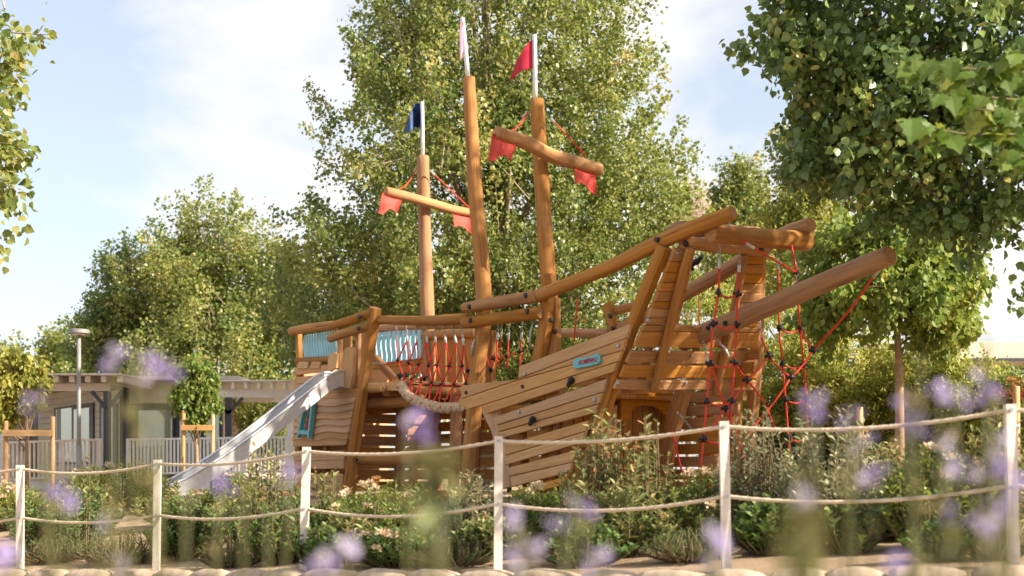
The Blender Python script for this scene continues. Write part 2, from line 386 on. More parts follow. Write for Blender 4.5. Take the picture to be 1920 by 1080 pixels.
# ------------------------------------------------------------------ pirate ship
AX, AY = 0.6, -0.8                                   # ship axis (towards the bow); across = (0.8, 0.6)
OX, OY = (905 - 960) / F * 19.1, 19.1
ship = thing('pirate_ship', 'large wooden pirate ship climbing frame with three masts, rope nets and slide', 'play ship', (OX, OY, 0), rz=math.atan2(AY, AX))
def pv(px, py, v):
    k = (px - 960) / F; Y = (v + 0.8 * OX + 0.6 * OY) / (0.8 * k + 0.6); X = k * Y
    return Vector((0.6 * (X - OX) - 0.8 * (Y - OY), v, CZ + (HOR - py) / F * Y))
def pu(px, py, u):
    k = (px - 960) / F; Y = (u + 0.6 * OX - 0.8 * OY) / (0.6 * k - 0.8); X = k * Y
    return Vector((u, 0.8 * (X - OX) + 0.6 * (Y - OY), CZ + (HOR - py) / F * Y))
RK, RC = 0.58, 1.88
def pr(px, py, d=0.0):                                # raked bow face  u - RK z = RC + d
    k = (px - 960) / F; mm = (HOR - py) / F
    Y = (RC + d + RK * CZ + 0.6 * OX - 0.8 * OY) / (0.6 * k - 0.8 - RK * mm); X = k * Y
    return Vector((0.6 * (X - OX) - 0.8 * (Y - OY), 0.8 * (X - OX) + 0.6 * (Y - OY), CZ + mm * Y))
OUT = Vector((0, -1, 0))                             # near side outward
BOWN = Vector((1, 0, -RK)).normalized()

def log(name, pts, rad, parent=None, n=14, wob=0.035, m='log', cham=0.012):
    mb = MB(); tube(mb, pts, rad, n=n, step=0.12, wob=wob, chamfer=cham, capmi=1)
    return mb.build(name, [M[m], M['log_end']], parent or ship)
def hewn(name, pts, wd, ht, parent=None, m='log', up=(0, 1, 0)):
    """squared, slightly waney post through pts"""
    mb = MB(); P, _ = smooth_path(pts, [1] * len(pts), 0.25)
    prof = [(-1, -.72), (-.72, -1), (.72, -1), (1, -.72), (1, .72), (.72, 1), (-.72, 1), (-1, .72)]
    rings, L, ph = [], 0, rnd.uniform(0, 6)
    for i, p in enumerate(P):
        T = (P[min(i + 1, len(P) - 1)] - P[max(i - 1, 0)]).normalized()
        s = Vector(up); s = (s - T * s.dot(T)).normalized(); q = T.cross(s)
        if i: L += (P[i] - P[i - 1]).length
        k = 1 + 0.05 * math.sin(L * 3 + ph) + 0.03 * math.sin(L * 7 + ph * 2)
        rings.append(([p + q * (a * wd / 2 * k) + s * (b * ht / 2 * k) for a, b in prof], L))
    V = [v for r_, _ in rings for v in r_]; Fc, U, mi = [], [], []
    off = rnd.uniform(0, 9)
    for i in range(len(rings) - 1):
        for k in range(8):
            k2 = (k + 1) % 8; Fc.append((i * 8 + k, i * 8 + k2, i * 8 + 8 + k2, i * 8 + 8 + k))
            U.append([(off + k * wd * .45, rings[i][1]), (off + (k + 1) * wd * .45, rings[i][1]), (off + (k + 1) * wd * .45, rings[i + 1][1]), (off + k * wd * .45, rings[i + 1][1])]); mi.append(0)
    for base, rev in ((0, True), ((len(rings) - 1) * 8, False)):
        f = tuple(range(base, base + 8)); Fc.append(f[::-1] if rev else f); U.append([(0, 0)] * 8); mi.append(1)
    mb.add(V, Fc, U, mi, False)
    return mb.build(name, [M[m], M['log_end']], parent or ship)
def plank(name, pts, nrm, thick=0.045, parent=None, m='plank', along=None, ch=0.007):
    mb = MB(); plate(mb, pts, nrm, thick, ch, along); return mb.build(name, M[m], parent or ship)
_bolt = {}
def bolt(p, nrm, parent=None, m='bolt', r=0.032):
    key = (m, r)
    if key not in _bolt:
        mb = MB(); tube(mb, [(0, 0, -0.02), (0, 0, 0.012)], r, n=10, step=1, chamfer=0.005, smooth=False)
        me = mb.mesh('bolt'); me.materials.append(M[m]); _bolt[key] = me
    o = mobj('bolt', _bolt[key], None, parent or ship); o.location = p
    o.rotation_euler = Vector(nrm).to_track_quat('Z', 'Y').to_euler(); return o

# --- masts
VF = 1.7
mast_a = log('mast', [pv(793, 294, VF), pv(796, 430, VF), pv(802, 590, VF), pv(812, 760, VF), pv(818, 960, VF)], [0.103, 0.108, 0.112, 0.118, 0.12])
mast_b = log('mast', [pv(879, 147, 0.05), pv(889, 330, 0.05), pv(902, 480, 0.05), pv(907, 590, 0.05), pv(895, 700, 0.05), pv(874, 960, 0.05)], [0.088, 0.098, 0.104, 0.106, 0.108, 0.115])
mast_c = log('mast', [pv(1007, 188, 0.16), pv(1013, 300, 0.16), pv(1022, 440, 0.16), pv(1031, 560, 0.16), pv(1034, 680, 0.16), pv(1030, 960, 0.16)], [0.088, 0.096, 0.103, 0.108, 0.115, 0.12])
def flagpole(mast, a, b):
    mb = MB(); tube(mb, [a, b], 0.031, n=10, step=5, chamfer=0.004); return mb.build('flag_pole', M['steel'], mast)
flagpole(mast_a, pv(793, 305, VF), pv(791.5, 191, VF))
flagpole(mast_b, pv(879, 158, 0.05), pv(867, 34, 0.05))
flagpole(mast_c, pv(1004, 198, 0.16), pv(1002, 66, 0.16))
def sheet(name, rows, m, parent, th=0.012):
    """curved plastic sheet from rows of points, given thickness"""
    nr, nc = len(rows), len(rows[0]); G = [[Vector(p) for p in r_] for r_ in rows]
    nn = (G[0][-1] - G[0][0]).cross(G[-1][0] - G[0][0]).normalized() * th
    V = [p for r_ in G for p in r_] + [p + nn for r_ in G for p in r_]; o = nr * nc; Fc = []
    for i in range(nr - 1):
        for j in range(nc - 1):
            a, b, c, d = i * nc + j, i * nc + j + 1, (i + 1) * nc + j + 1, (i + 1) * nc + j
            Fc += [(a, b, c, d), (o + d, o + c, o + b, o + a)]
    rim = [(i, 0) for i in range(nr)] + [(nr - 1, j) for j in range(1, nc)] + [(i, nc - 1) for i in range(nr - 2, -1, -1)] + [(0, j) for j in range(nc - 2, 0, -1)]
    for q in range(len(rim)):
        a = rim[q][0] * nc + rim[q][1]; r2 = rim[(q + 1) % len(rim)]; b = r2[0] * nc + r2[1]; Fc.append((b, a, o + a, o + b))
    mb = MB(); mb.add(V, Fc, None, 0, [True] * ((nr - 1) * (nc - 1) * 2) + [False] * len(rim)); return mb.build(name, M[m], parent)
# navy flag on the aftmost mast: leaves the pole, folds round and comes forward
def col(px, top, bot, v, k=5): return [pv(px, top + (bot - top) * i / (k - 1), v) for i in range(k)]
def flag(mast, cols, m):
    rows = list(map(list, zip(*cols))); sheet('flag', rows, m, mast)
flag(mast_a, [col(791, 195, 238, VF), col(784, 194, 240, VF + .18), col(778, 195, 238, VF + .16), col(776, 198, 246, VF), col(774, 203, 243, VF - .14), col(769, 215, 246, VF - .2), col(763, 230, 249, VF - .2), col(757, 246, 250, VF - .18)], 'navy')
flag(mast_b, [col(868, 40, 90, .05), col(865.5, 41, 100, -.1), col(863, 45, 110, -.25), col(862, 75, 114, -.38)], 'pink')
flag(mast_c, [col(1002, 72, 127, .16), col(994, 78, 129, .12), col(983, 90, 131, .04), col(971, 112, 137, .0), col(957, 147, 152, .0)], 'crimson')

# --- yards with hanging pennants
uc = pv(1018, 280, .16).x + 0.19
yard_c = log('yard', [pu(931, 249, uc), pu(972, 262, uc), pu(1004, 276, uc), pu(1034, 292, uc), pu(1075, 304, uc), pu(1124, 318, uc)], [0.085, 0.087, 0.09, 0.09, 0.088, 0.082], wob=0.02)
ua = pv(796, 380, VF).x + 0.2
yard_a = log('yard', [pu(724, 359, ua), pu(765, 369, ua), pu(800, 379, ua), pu(850, 393, ua), pu(893, 401, ua)], [0.075, 0.076, 0.078, 0.076, 0.072], wob=0.02)
def pennant(yard, tops, bots, u, m, curl):
    k = 6; n = len(tops); rows = []
    for i in range(k):
        t = i / (k - 1); row = []
        for j in range(n):
            bend = curl * math.sin(t * 2.2) * (0.6 + 0.4 * math.cos(j * 1.3))
            row.append(pu(tops[j][0] + (bots[j][0] - tops[j][0]) * t, tops[j][1] + (bots[j][1] - tops[j][1]) * t, u + bend))
        rows.append(row)
    sheet('pennant', rows, m, yard)
pennant(yard_c, [(924, 250), (937, 254), (950, 259), (961, 263), (971, 267)], [(916, 301), (927, 302), (938, 292), (950, 291), (957, 301)], uc, 'red_plastic', .10)
pennant(yard_c, [(1077, 312), (1087, 315), (1097, 319), (1108, 323), (1117, 326)], [(1079, 344), (1089, 342), (1098, 347), (1107, 359), (1119, 366)], uc, 'red_plastic', .10)
pennant(yard_a, [(717, 361), (727, 364), (736, 367), (746, 370), (755, 373)], [(710, 400), (719, 402), (729, 391), (737, 393), (744, 400)], ua, 'red_plastic', .09)
pennant(yard_a, [(849, 400), (857, 402), (866, 403), (874, 405), (884, 407)], [(852, 425), (861, 423), (868, 424), (876, 431), (887, 442)], ua, 'red_plastic', .09)

# --- ropes, connectors, chains
_conn = None
def rope(pts, parent, r=0.011, m='rope_red', step=0.12, name='rope'):
    mb = MB(); tube(mb, pts, r, n=6, step=step); return mb.build(name, M[m], parent)
def connector(p, parent, s=1.0):
    global _conn
    if _conn is None:
        mb = MB(); ball(mb, (0, 0, 0), 0.042, 8, 6, (1, 1, .8))
        tube(mb, [(-0.055, 0, 0), (0.055, 0, 0)], 0.022, n=8, step=1); tube(mb, [(0, 0, -0.05), (0, 0, 0.05)], 0.02, n=8, step=1)
        _conn = mb.mesh('rope_connector'); _conn.materials.append(M['black'])
    o = mobj('rope_connector', _conn, None, parent); o.location = p; o.rotation_euler = (rnd.uniform(-.4, .4), rnd.uniform(-.4, .4), rnd.uniform(0, 6)); s *= .78; o.scale = (s, s, s); return o
def chain(a, b, parent):
    a, b = Vector(a), Vector(b); L = (b - a).length; n = max(2, int(L / 0.042)); mb = MB(); d = (b - a).normalized()
    up = Vector((0, 1, 0)) if abs(d.y) < .9 else Vector((1, 0, 0)); s1 = d.cross(up).normalized(); s2 = d.cross(s1)
    for i in range(n):
        c = a.lerp(b, (i + .5) / n); s = s1 if i % 2 else s2
        loop = [c + d * (math.cos(t) * .028) + s * (math.sin(t) * .015) for t in [k * math.pi / 3 for k in range(7)]]
        tube(mb, loop, 0.005, n=4, step=1, caps=False)
    return mb.build('chain', M['galv'], parent)
def sleeve(a, b, parent, r=0.018):
    mb = MB(); tube(mb, [a, b], r, n=8, step=1, chamfer=.003); return mb.build('rope_sleeve', M['sleeve'], parent)
def sag(a, b, d, n=4):
    a, b = Vector(a), Vector(b)
    return [a.lerp(b, i / n) - Vector((0, 0, d * 4 * (i / n) * (1 - i / n))) for i in range(n + 1)]
def net(name='rope_net'):
    o = bpy.data.objects.new(name, None); o.empty_display_size = .1; return link(o, ship)

# stays from mast heads to yard ends
st = net('yard_stay_ropes')
rope(sag(pv(990, 210, .1), pu(936, 243, uc), .12), st); rope([pv(1033, 222, .2), pu(1098, 292, uc)], st)
rope(sag(pv(782, 314, VF), pu(730, 352, ua), .16), st); rope([pv(807, 320, VF), pu(880, 390, ua)], st)
for a, b in ((pv(990, 210, .1), pv(981, 219, .1)), (pv(1033, 222, .2), pv(1040, 230, .2)), (pv(782, 314, VF), pv(778, 321, VF)), (pv(807, 320, VF), pv(814, 327, VF))): sleeve(a, b, st)

# --- stern: near side cabin wall
def z_at(py, px=610, v=0.0): return pv(px, py, v).z
def ul(z): return np.interp(z, [z_at(945, 556), z_at(830, 553), z_at(677, 556)], [pv(556, 945, 0).x, pv(553, 830, 0).x, pv(556, 677, 0).x])
def ur(z): return np.interp(z, [z_at(935, 644), z_at(844, 650), z_at(740, 672), z_at(690, 684)], [pv(644, 935, 0).x, pv(650, 844, 0).x, pv(672, 740, 0).x, pv(684, 690, 0).x])
def wall_board(z0, z1, m='plank_grey', thick=.04, cut=None, v=0.0):
    a0, b0, a1, b1 = ul(z0), ur(z0), ul(z1), ur(z1)
    if cut: b0, b1 = cut, cut
    return plank('hull_plank', [(a0, v, z0), (b0, v, z0), (b1, v, z1), (a1, v, z1)], OUT, thick, m=m)
slide_l, slide_r = pv(622, 700, 0).x, pv(672, 700, 0).x
for z0, z1 in ((-0.05, .10), (.105, .235), (.24, .365), (.44, .57), (.575, .715), (.80, .915), (1.525, 1.66)): wall_board(z0, z1)
wall_board(1.665, 1.80, cut=slide_l); wall_board(1.805, 1.915, cut=slide_l - .1); wall_board(1.955, 2.06, cut=slide_l)
a0 = slide_r + .02
plank('hull_plank', [(a0, 0, 1.665), (ur(1.665), 0, 1.665), (ur(1.85), 0, 1.85), (a0, 0, 1.85)], OUT, .04, m='plank_grey')
plank('hull_plank', [(slide_l + .02, 0, 1.665), (a0 - .02, 0, 1.665), (a0 - .02, 0, 1.74), (slide_l + .02, 0, 1.74)], OUT, .04, m='plank_grey')
for i in range(6):                                   # wavy clapboards
    z0 = 0.90 + i * 0.104; z1 = z0 + 0.135; a, b = ul(z0), ur(z1) - .03; K = 22
    bot = [(a + (b - a) * k / K, -.005 - .016 * 0, z0 + .016 * math.sin(k / K * 11 + i * .7)) for k in range(K + 1)]
    mb = MB(); P = bot + [(ur(z1) - .02, 0.0, z1), (a, 0.0, z1)]
    # tilt like clapboard: lower edge stands proud
    V = []; n = len(P)
    f = [Vector((p[0], -.055 if q <= K else -.022, p[2])) for q, p in enumerate(P)]; bk = [Vector((p[0], .0, p[2])) for p in P]
    mb.add(bk + f, [tuple(range(n))[::-1], tuple(range(n, 2 * n))] + [(q, (q + 1) % n, n + (q + 1) % n, n + q) for q in range(n)],
           [[(bk[q].z, bk[q].x) for q in range(n)][::-1], [(f[q].z + i, f[q].x) for q in range(n)]] + [[(0, f[q].x), (0, f[(q + 1) % n].x), (.05, f[(q + 1) % n].x), (.05, f[q].x)] for q in range(n)])
    mb.build('wavy_plank', M['plank_grey'], ship)
# backing frame posts of the cabin
for px in (560, 612, 655): hewn('frame_post', [pv(px, 960, .12), pv(px + 2, 690, .12)], .12, .1)
hewn('corner_post', [pv(562, 700, .07), pv(560, 618, .07)], .09, .09)
log('window_sill', [pv(556, 676, -.03), pv(622, 673, -.03)], .045)
for x0, x1 in ((560, 581), (584, 604)):              # slanted shingle blocks under the sill
    plank('shingle', [pv(x0, 691, -.04), pv(x1 - 3, 691, -.04), pv(x1, 678, -.04), pv(x0 + 3, 678, -.04)], OUT, .03, m='plank_grey')
# blue wavy slats
def slat_panel(corner_a, corner_b, zb, zt, v, n, parent):
    for i in range(n):
        x0 = corner_a + (corner_b - corner_a) * (i + .08) / n; x1 = corner_a + (corner_b - corner_a) * (i + .86) / n; K = 10
        wv = lambda t: .022 * math.sin(t * 7.2 + .5)
        A = [(x0 + wv(k / K), v, zb + (zt - zb) * k / K) for k in range(K + 1)]; B = [(x1 + wv(k / K), v, zb + (zt - zb) * k / K) for k in range(K, -1, -1)]
        mb = MB(); plate(mb, A + B, OUT, .022, .003, along=(0, 0, 1)); mb.build('wavy_slat', M['blue_panel'], parent)
    for z in (zb + .02, zt - .05):
        mb = MB(); beam(mb, (corner_a, v + .03, z), (corner_b, v + .03, z), .03, .035); mb.build('panel_rail', M['blue_panel'], parent)
pnl = net('railing_panel'); slat_panel(pv(565, 640, 0).x, pv(628, 640, 0).x, z_at(670, 595), z_at(624, 595), .05, 13, pnl)
pnl2 = net('railing_panel'); slat_panel(pv(700, 640, VF).x, pv(792, 640, VF).x, z_at(677, 750, VF), z_at(618, 750, VF), VF, 10, pnl2)
# rails
log('rail_log', [pv(546, 621, -.06), pv(585, 615, -.06), pv(628, 610, -.06)], [.07, .074, .076])
l1 = log('rail_log', [pv(622, 611, -.16), pv(655, 601, -.16), pv(697, 587, -.1)], [.06, .066, .07])
l2 = log('rail_log', [pv(620, 634, -.16), pv(655, 622, -.16), pv(694, 611, -.1)], [.07, .075, .07])
bolt(pv(673, 594, -.235), OUT, l1); bolt(pv(671, 616, -.24), OUT, l2)
post = hewn('leaning_post', [pv(704, 577, -.06), pv(694, 640, -.06), pv(678, 750, -.06), pv(662, 860, -.06), pv(650, 960, -.06)], .15, .15)
bolt(pv(667, 862, -.14), OUT, post, r=.025)
l3 = log('rail_log', [pv(708, 600, .0), pv(790, 601, .0), pv(880, 597, .0)], [.066, .068, .07])
log('rail_log', [pv(786, 612, .1), pv(880, 608, .1)], [.05, .05])
log('rail_log', [pv(700, 617, VF), pv(795, 611, VF)], [.06, .06])
log('rail_log', [pv(800, 628, VF - .05), pv(893, 625, VF - .05)], [.075, .078])
# slide doorway boards
hewn('door_post', [pv(637, 700, .02), pv(638, 632, .02)], .08, .07, m='plank_grey')
hewn('door_post', [pv(671, 738, .02), pv(672, 622, .02)], .085, .07, m='plank_grey')
plank('door_board', [pv(643, 700, .3), pv(661, 700, .3), pv(661, 626, .3), pv(643, 630, .3)], OUT, .04, m='plank_deep')
plank('door_board', [pv(675, 712, .5), pv(690, 712, .5), pv(690, 620, .5), pv(677, 622, .5)], OUT, .04, m='plank_deep')
plank('slide_guard', [pv(619, 698, -.06), pv(634, 690, -.06), pv(636, 664, -.06), pv(630, 660, -.06), pv(622, 664, -.06), pv(618, 674, -.06)], OUT, .04, m='plank')
plank('slide_guard', [pv(650, 727, -.12), pv(660, 729, -.12), pv(666, 705, -.12), pv(669, 662, -.12), pv(666, 651, -.12), pv(658, 650, -.12), pv(650, 656, -.12), pv(646, 670, -.12), pv(648, 700, -.12)], OUT, .05, m='plank')
# deck
zd = z_at(716, 720)
u0, u1 = pv(557, 700, 0).x + .05, pv(757, 716, 0).x
nd = 13
for i in range(nd):
    va = .05 + (VF - .05) * i / nd; vb = .05 + (VF - .05) * (i + 1) / nd - .008
    plank('deck_board', [(u0, va, zd - .05), (u1, va, zd - .05), (u1, vb, zd - .05), (u0, vb, zd - .05)], (0, 0, 1), .05, m='plank')
plank('deck_fascia', [pv(690, 733, -.0), pv(757, 733, 0), pv(757, 718, 0), pv(690, 718, 0)], OUT, .045, m='plank')
log('joist_log', [pv(694, 731, .0), pv(717, 729, -.12)], .05)
for u in (-4.4, -3.4, -2.6, -2.0): log('joist_log', [(u, .1, zd - .13), (u, VF + .05, zd - .13)], .075)
for vv in (.3, 1.3): log('bearer_log', [(u0 + .1, vv, zd - .28), (u1, vv, zd - .28)], .085)
# hammock edge rope
ht = [pv(752, 722, -.03), pv(762, 738, -.06), pv(778, 750, -.08), pv(800, 758, -.08), pv(828, 765, -.07), pv(868, 764, -.02)]
mb = MB(); P, rr = smooth_path(ht, [.075] * 6, .018); L = 0
rings = []
for i, p in enumerate(P):                             # laid rope with raised strands
    T = (P[min(i + 1, len(P) - 1)] - P[max(i - 1, 0)]).normalized(); s = T.cross(Vector((0, 1, 0))).normalized(); q = T.cross(s)
    if i: L += (P[i] - P[i - 1]).length
    rings.append([p + (s * math.cos(a) + q * math.sin(a)) * (.06 * (1 + .30 * abs(math.cos(1.5 * (a + L * 15))) ** .7 + .06 * math.sin(7 * a + L * 110)) ) for a in [2 * math.pi * k / 24 for k in range(24)]])
V = [v for r_ in rings for v in r_]; Fc = [(i * 24 + k, i * 24 + (k + 1) % 24, i * 24 + 24 + (k + 1) % 24, i * 24 + 24 + k) for i in range(len(rings) - 1) for k in range(24)]
Fc += [tuple(range(24))[::-1], tuple(range(len(V) - 24, len(V)))]
mb.add(V, Fc, None, 0, True); mb.build('thick_rope', M['rope_thick'], ship)
# boarding net between leaning post and middle mast
bn = net('boarding_net')
topx = [741, 760, 778, 797, 813, 829, 845, 862]
r1 = [(746, 675), (767, 680), (785, 683), (804, 685), (820, 684), (843, 686), (866, 686), (877, 695)]
r2 = [(756, 706), (772, 712), (789, 717), (809, 719), (829, 720), (851, 721), (874, 720)]
vs = (.03, .10, .10)
for i, x in enumerate(topx):
    b = r1[min(i, 7)]; A, B = pv(x + 1, 604, .03), pv(*b, .1)
    chain(A, A.lerp(B, .34), bn); sleeve(A.lerp(B, .34), A.lerp(B, .48), bn); rope([A.lerp(B, .46), B], bn)
    if i: B2 = pv(*r1[i - 1], .1); rope([A.lerp(B, .44), B2], bn)
for row in (r1, r2):
    for p in row: connector(pv(*p, .1), bn, .9)
    for a, b in zip(row, row[1:]): rope(sag(pv(*a, .1), pv(*b, .1), .015, 2), bn, .009)
rope(sag(pv(718, 682, .0), pv(*r1[0], .1), .03), bn, .009); chain(pv(700, 680, -.02), pv(718, 682, .0), bn)
for i, p in enumerate(r2):
    rope([pv(*r1[i], .1), pv(*p, .1)], bn)
    rope([pv(*r1[i + 1], .1), pv(*p, .1)], bn)
    t = P[int(len(P) * min(.98, (i + .35) / 7))]; rope([pv(*p, .1), t + Vector((0, -.03, .05)), t + Vector((0, -.085, 0))], bn)
    t = P[int(len(P) * min(.98, (i + .9) / 7))]; rope([pv(*p, .1), t + Vector((0, -.02, .06))], bn)
for q in ((751, 705), (760, 703), (795, 708)): connector(pv(*q, .2), bn, 1.3)
# paddle boards inside the hold
for x0, x1, yb in ((797, 817, 742), (821, 838, 738), (841, 858, 735), (861, 871, 737), (876, 890, 742)):
    xm = (x0 + x1) / 2; h = (x1 - x0) / 2
    pts = [pv(x0, 632, VF)] + [pv(xm - h * math.cos(t), yb - 9 + 9 * math.sin(t), VF) for t in [k * math.pi / 7 for k in range(8)]] + [pv(x1, 632, VF)]
    plank('paddle_board', pts, OUT, .04, m='plank_deep', along=(0, 0, 1))
# hull, far side of stern
for z0, z1 in ((2.02, 2.15), (2.155, 2.29), (1.80, 1.93)):
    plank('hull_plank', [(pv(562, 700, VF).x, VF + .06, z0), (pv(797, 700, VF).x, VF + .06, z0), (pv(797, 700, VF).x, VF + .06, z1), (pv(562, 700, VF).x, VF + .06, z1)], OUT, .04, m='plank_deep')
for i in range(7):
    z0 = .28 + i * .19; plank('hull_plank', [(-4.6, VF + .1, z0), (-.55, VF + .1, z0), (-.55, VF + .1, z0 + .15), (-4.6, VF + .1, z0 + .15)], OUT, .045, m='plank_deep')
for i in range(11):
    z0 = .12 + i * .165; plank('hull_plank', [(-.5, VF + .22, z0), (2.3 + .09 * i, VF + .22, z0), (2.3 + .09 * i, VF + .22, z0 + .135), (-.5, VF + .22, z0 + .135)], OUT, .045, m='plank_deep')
for u in (-4.4, -2.6, -.6, .7): hewn('frame_post', [(u, VF + .05, 0), (u + .08, VF + .05, 1.7)], .14, .12)
hewn('brace_post', [pv(740, 712, .5), pv(705, 672, .5)], .12, .1)
hewn('brace_post', [pv(868, 880, 1.2), pv(855, 770, 1.2)], .13, .12)
log('foot_rail', [pv(664, 861, .0), pv(735, 862, .0), pv(803, 860, .0)], [.075, .078, .076])
log('foot_rail', [pv(700, 936, .02), pv(880, 929, .02)], .09)
for u in (-3.5, -2.0): hewn('frame_post', [(u, .9, 0), (u + .1, .9, zd - .2)], .14, .14)
# stern end boards
for i in range(10):
    z0 = .1 + i * .2; plank('hull_plank', [(u0, .1, z0), (u0, VF, z0), (u0, VF, z0 + .18), (u0, .1, z0 + .18)], (-1, 0, 0), .04, m='plank_grey')

# --- slide
us1, us0 = pv(650, 704, -.12).x, pv(650, 704, -.12).x - .46
sl = net('slide')
top = [(652, 697), (636, 697), (618, 705), (590, 727), (552, 757), (510, 790), (465, 824), (420, 856), (380, 881), (345, 901), (318, 911), (302, 914)]
tp = [pu(x, y, us1) for x, y in top]
def slide_wall(u, h0, name):
    mb = MB(); V, Fc, U = [], [], []
    for i, p in enumerate(tp):
        t = i / (len(tp) - 1); h = h0 * (1 - .55 * max(0, t - .8) / .2)
        V += [(u - .009, p.y, p.z), (u + .009, p.y, p.z), (u + .009, p.y + .0, p.z - h), (u - .009, p.y, p.z - h)]
    for i in range(len(tp) - 1):
        for k in range(4): a = i * 4; Fc.append((a + k, a + (k + 1) % 4, a + 4 + (k + 1) % 4, a + 4 + k))
    Fc += [(3, 2, 1, 0), (len(V) - 4, len(V) - 3, len(V) - 2, len(V) - 1)]
    mb.add(V, Fc, None, 0, False); mb.build(name, M['steel'], sl)
    mb = MB(); tube(mb, [(u, p.y, p.z + .012) for p in tp], .022, n=8, step=.2, chamfer=.004); mb.build('slide_rim', M['steel'], sl)
slide_wall(us1, .23, 'slide_side'); slide_wall(us0, .23, 'slide_side')
mb = MB(); V = []
for i, p in enumerate(tp):
    t = i / (len(tp) - 1); h = .17 * (1 - .6 * max(0, t - .8) / .2); V += [(us0 + .01, p.y, p.z - h), (us1 - .01, p.y, p.z - h), (us1 - .01, p.y, p.z - h - .012), (us0 + .01, p.y, p.z - h - .012)]
mb.add(V, [(i * 4 + k, i * 4 + (k + 1) % 4, i * 4 + 4 + (k + 1) % 4, i * 4 + 4 + k) for i in range(len(tp) - 1) for k in range(4)], None, 0, True); mb.build('slide_bed', M['steel'], sl)
q = pu(398, 890, (us0 + us1) / 2); mb = MB(); tube(mb, [(q.x, q.y, q.z - .02), (q.x, q.y, -.1)], .03, n=10, step=3); mb.build('slide_leg', M['galv'], sl)
plank('bracket', [pv(622, 733, -.15), pv(648, 728, -.15), pv(648, 718, -.15), pv(634, 720, -.15), pv(623, 727, -.15)], OUT, .02, sl, m='galv')
for q in ((628, 728), (636, 725)): bolt(pv(*q, -.175), OUT, sl, r=.014)
# --- abacus play panel
ab = net('abacus_panel')
tl, tr, bl, br = (578, 757), (592, 752), (564, 820), (584, 822)
def bar(a, b, w0, w1, m='teal', v=-.07, th=.07, name='panel_frame'):
    A, B = pv(*a, v), pv(*b, v); d = (B - A).normalized(); s = Vector((-d.z, 0, d.x))
    plank(name, [A - s * w0, A + s * w0, B + s * w1, B - s * w1], OUT, th, ab, m=m, ch=.004)
bar((577, 757), (564, 820), .02, .024); bar((592, 751), (584, 822), .022, .026)
bar((575, 759), (594, 756), .025, .025, v=-.068); bar((566, 810), (586, 812), .032, .034, v=-.068)
bar((584, 762), (576, 806), .04, .045, m='black', th=.015, name='panel_back')
for i in range(4):
    c = pv(583.5 - i * 2.2, 766 + i * 11.5, -.10); mb = MB(); ball(mb, c, .04, 10, 6, (1.0, .6, 1.0)); mb.build('abacus_bead', M['crimson' if i != 1 else 'navy'], ab)

# --- bow half, near side
d1 = log('rail_log', [pv(872, 577, -.1), pv(940, 566, -.1), pv(1010, 555, -.1)], [.072, .084, .08])
d2 = log('rail_log', [pv(871, 606, -.1), pv(940, 596, -.1), pv(1013, 586, -.1)], [.074, .085, .078])
for p, o in (((879, 575), d1), ((985, 554), d1), ((881, 601), d2), ((988, 584), d2)): bolt(pv(*p, -.185), OUT, o)
hewn('rail_post', [pv(1026, 514, -.0), pv(1024, 600, -.0), pv(1005, 700, .0)], .17, .12)
hewn('mast_foot', [pv(1040, 560, .12), pv(1042, 640, .12), pv(1038, 720, .12)], .12, .1)
hewn('mast_foot', [pv(921, 620, .3), pv(921, 660, .3), pv(918, 800, .3)], .13, .1)
bolt(pv(1040, 621, .05), OUT); bolt(pv(1032, 600, -.08), OUT)
rl = log('rail_log', [pv(1012, 553, -.13), pv(1110, 515, -.1), pv(1170, 488, -.04), pv(1232, 456, .06), pv(1300, 427, .16), pv(1374, 399, .27)], [.078, .084, .085, .09, .088, .084])
bolt(pv(1231, 449, -.04), OUT, rl)
def zz(x, y): return (860 + x / 2.571, 520 + y / 2.571)
rows = [  # left-bottom, right-bottom, right-top, left-top in close-up coordinates
    ([(299, 489), (822, 292), (842, 225), (304, 430)], 'plank'),
    ([(24, 586), (293, 496), (803, 352), (819, 296), (295, 492), (24, 522)], 'plank_grey'),
    ([(12, 650), (120, 617), (782, 404), (800, 356), (292, 500), (20, 590)], 'plank'),
    ([(147, 657), (758, 455), (779, 408), (120, 621)], 'plank'),
    ([(196, 712), (708, 552), (727, 490), (176, 678)], 'plank_grey'),
    ([(205, 744), (690, 608), (706, 556), (198, 716)], 'plank'),
    ([(212, 776), (662, 655), (688, 612), (206, 748)], 'plank'),
    ([(236, 858), (622, 742), (640, 690), (236, 808)], 'plank'),
    ([(236, 905), (606, 796), (620, 746), (236, 862)], 'plank'),
    ([(258, 958), (560, 890), (585, 832), (246, 920)], 'plank'),
    ([(266, 1010), (545, 938), (558, 894), (260, 962)], 'plank_grey'),
    ([(272, 1060), (520, 1000), (530, 960), (270, 1030)], 'plank')]
hp = []
for poly, m in rows:
    pts = [pv(*zz(*q), -.02) for q in poly]
    hp.append(plank('hull_plank', pts, OUT, .045, m=m, along=pts[1] - pts[0]))
for q, m in (((36, 556), 'bolt'), ((308, 526), 'bolt'), ((24, 632), 'galv'), ((320, 466), 'galv'), ((770, 328), 'galv'), ((292, 648), 'galv'), ((655, 590), 'galv'), ((502, 942), 'galv')):
    bolt(pv(*zz(*q), -.07), OUT, m=m, r=.024)
def hold(px, py):
    mb = MB(); p = pv(px, py, -.10); ball(mb, p, .05, 10, 6, (1.0, .9, .95)); ball(mb, p + Vector((-.02, -.02, -.05)), .032, 8, 5); ball(mb, p + Vector((.03, -.015, .02)), .028, 8, 5); mb.build('climbing_hold', M['black'], ship)
hold(*zz(541, 498)); hold(*zz(355, 686))
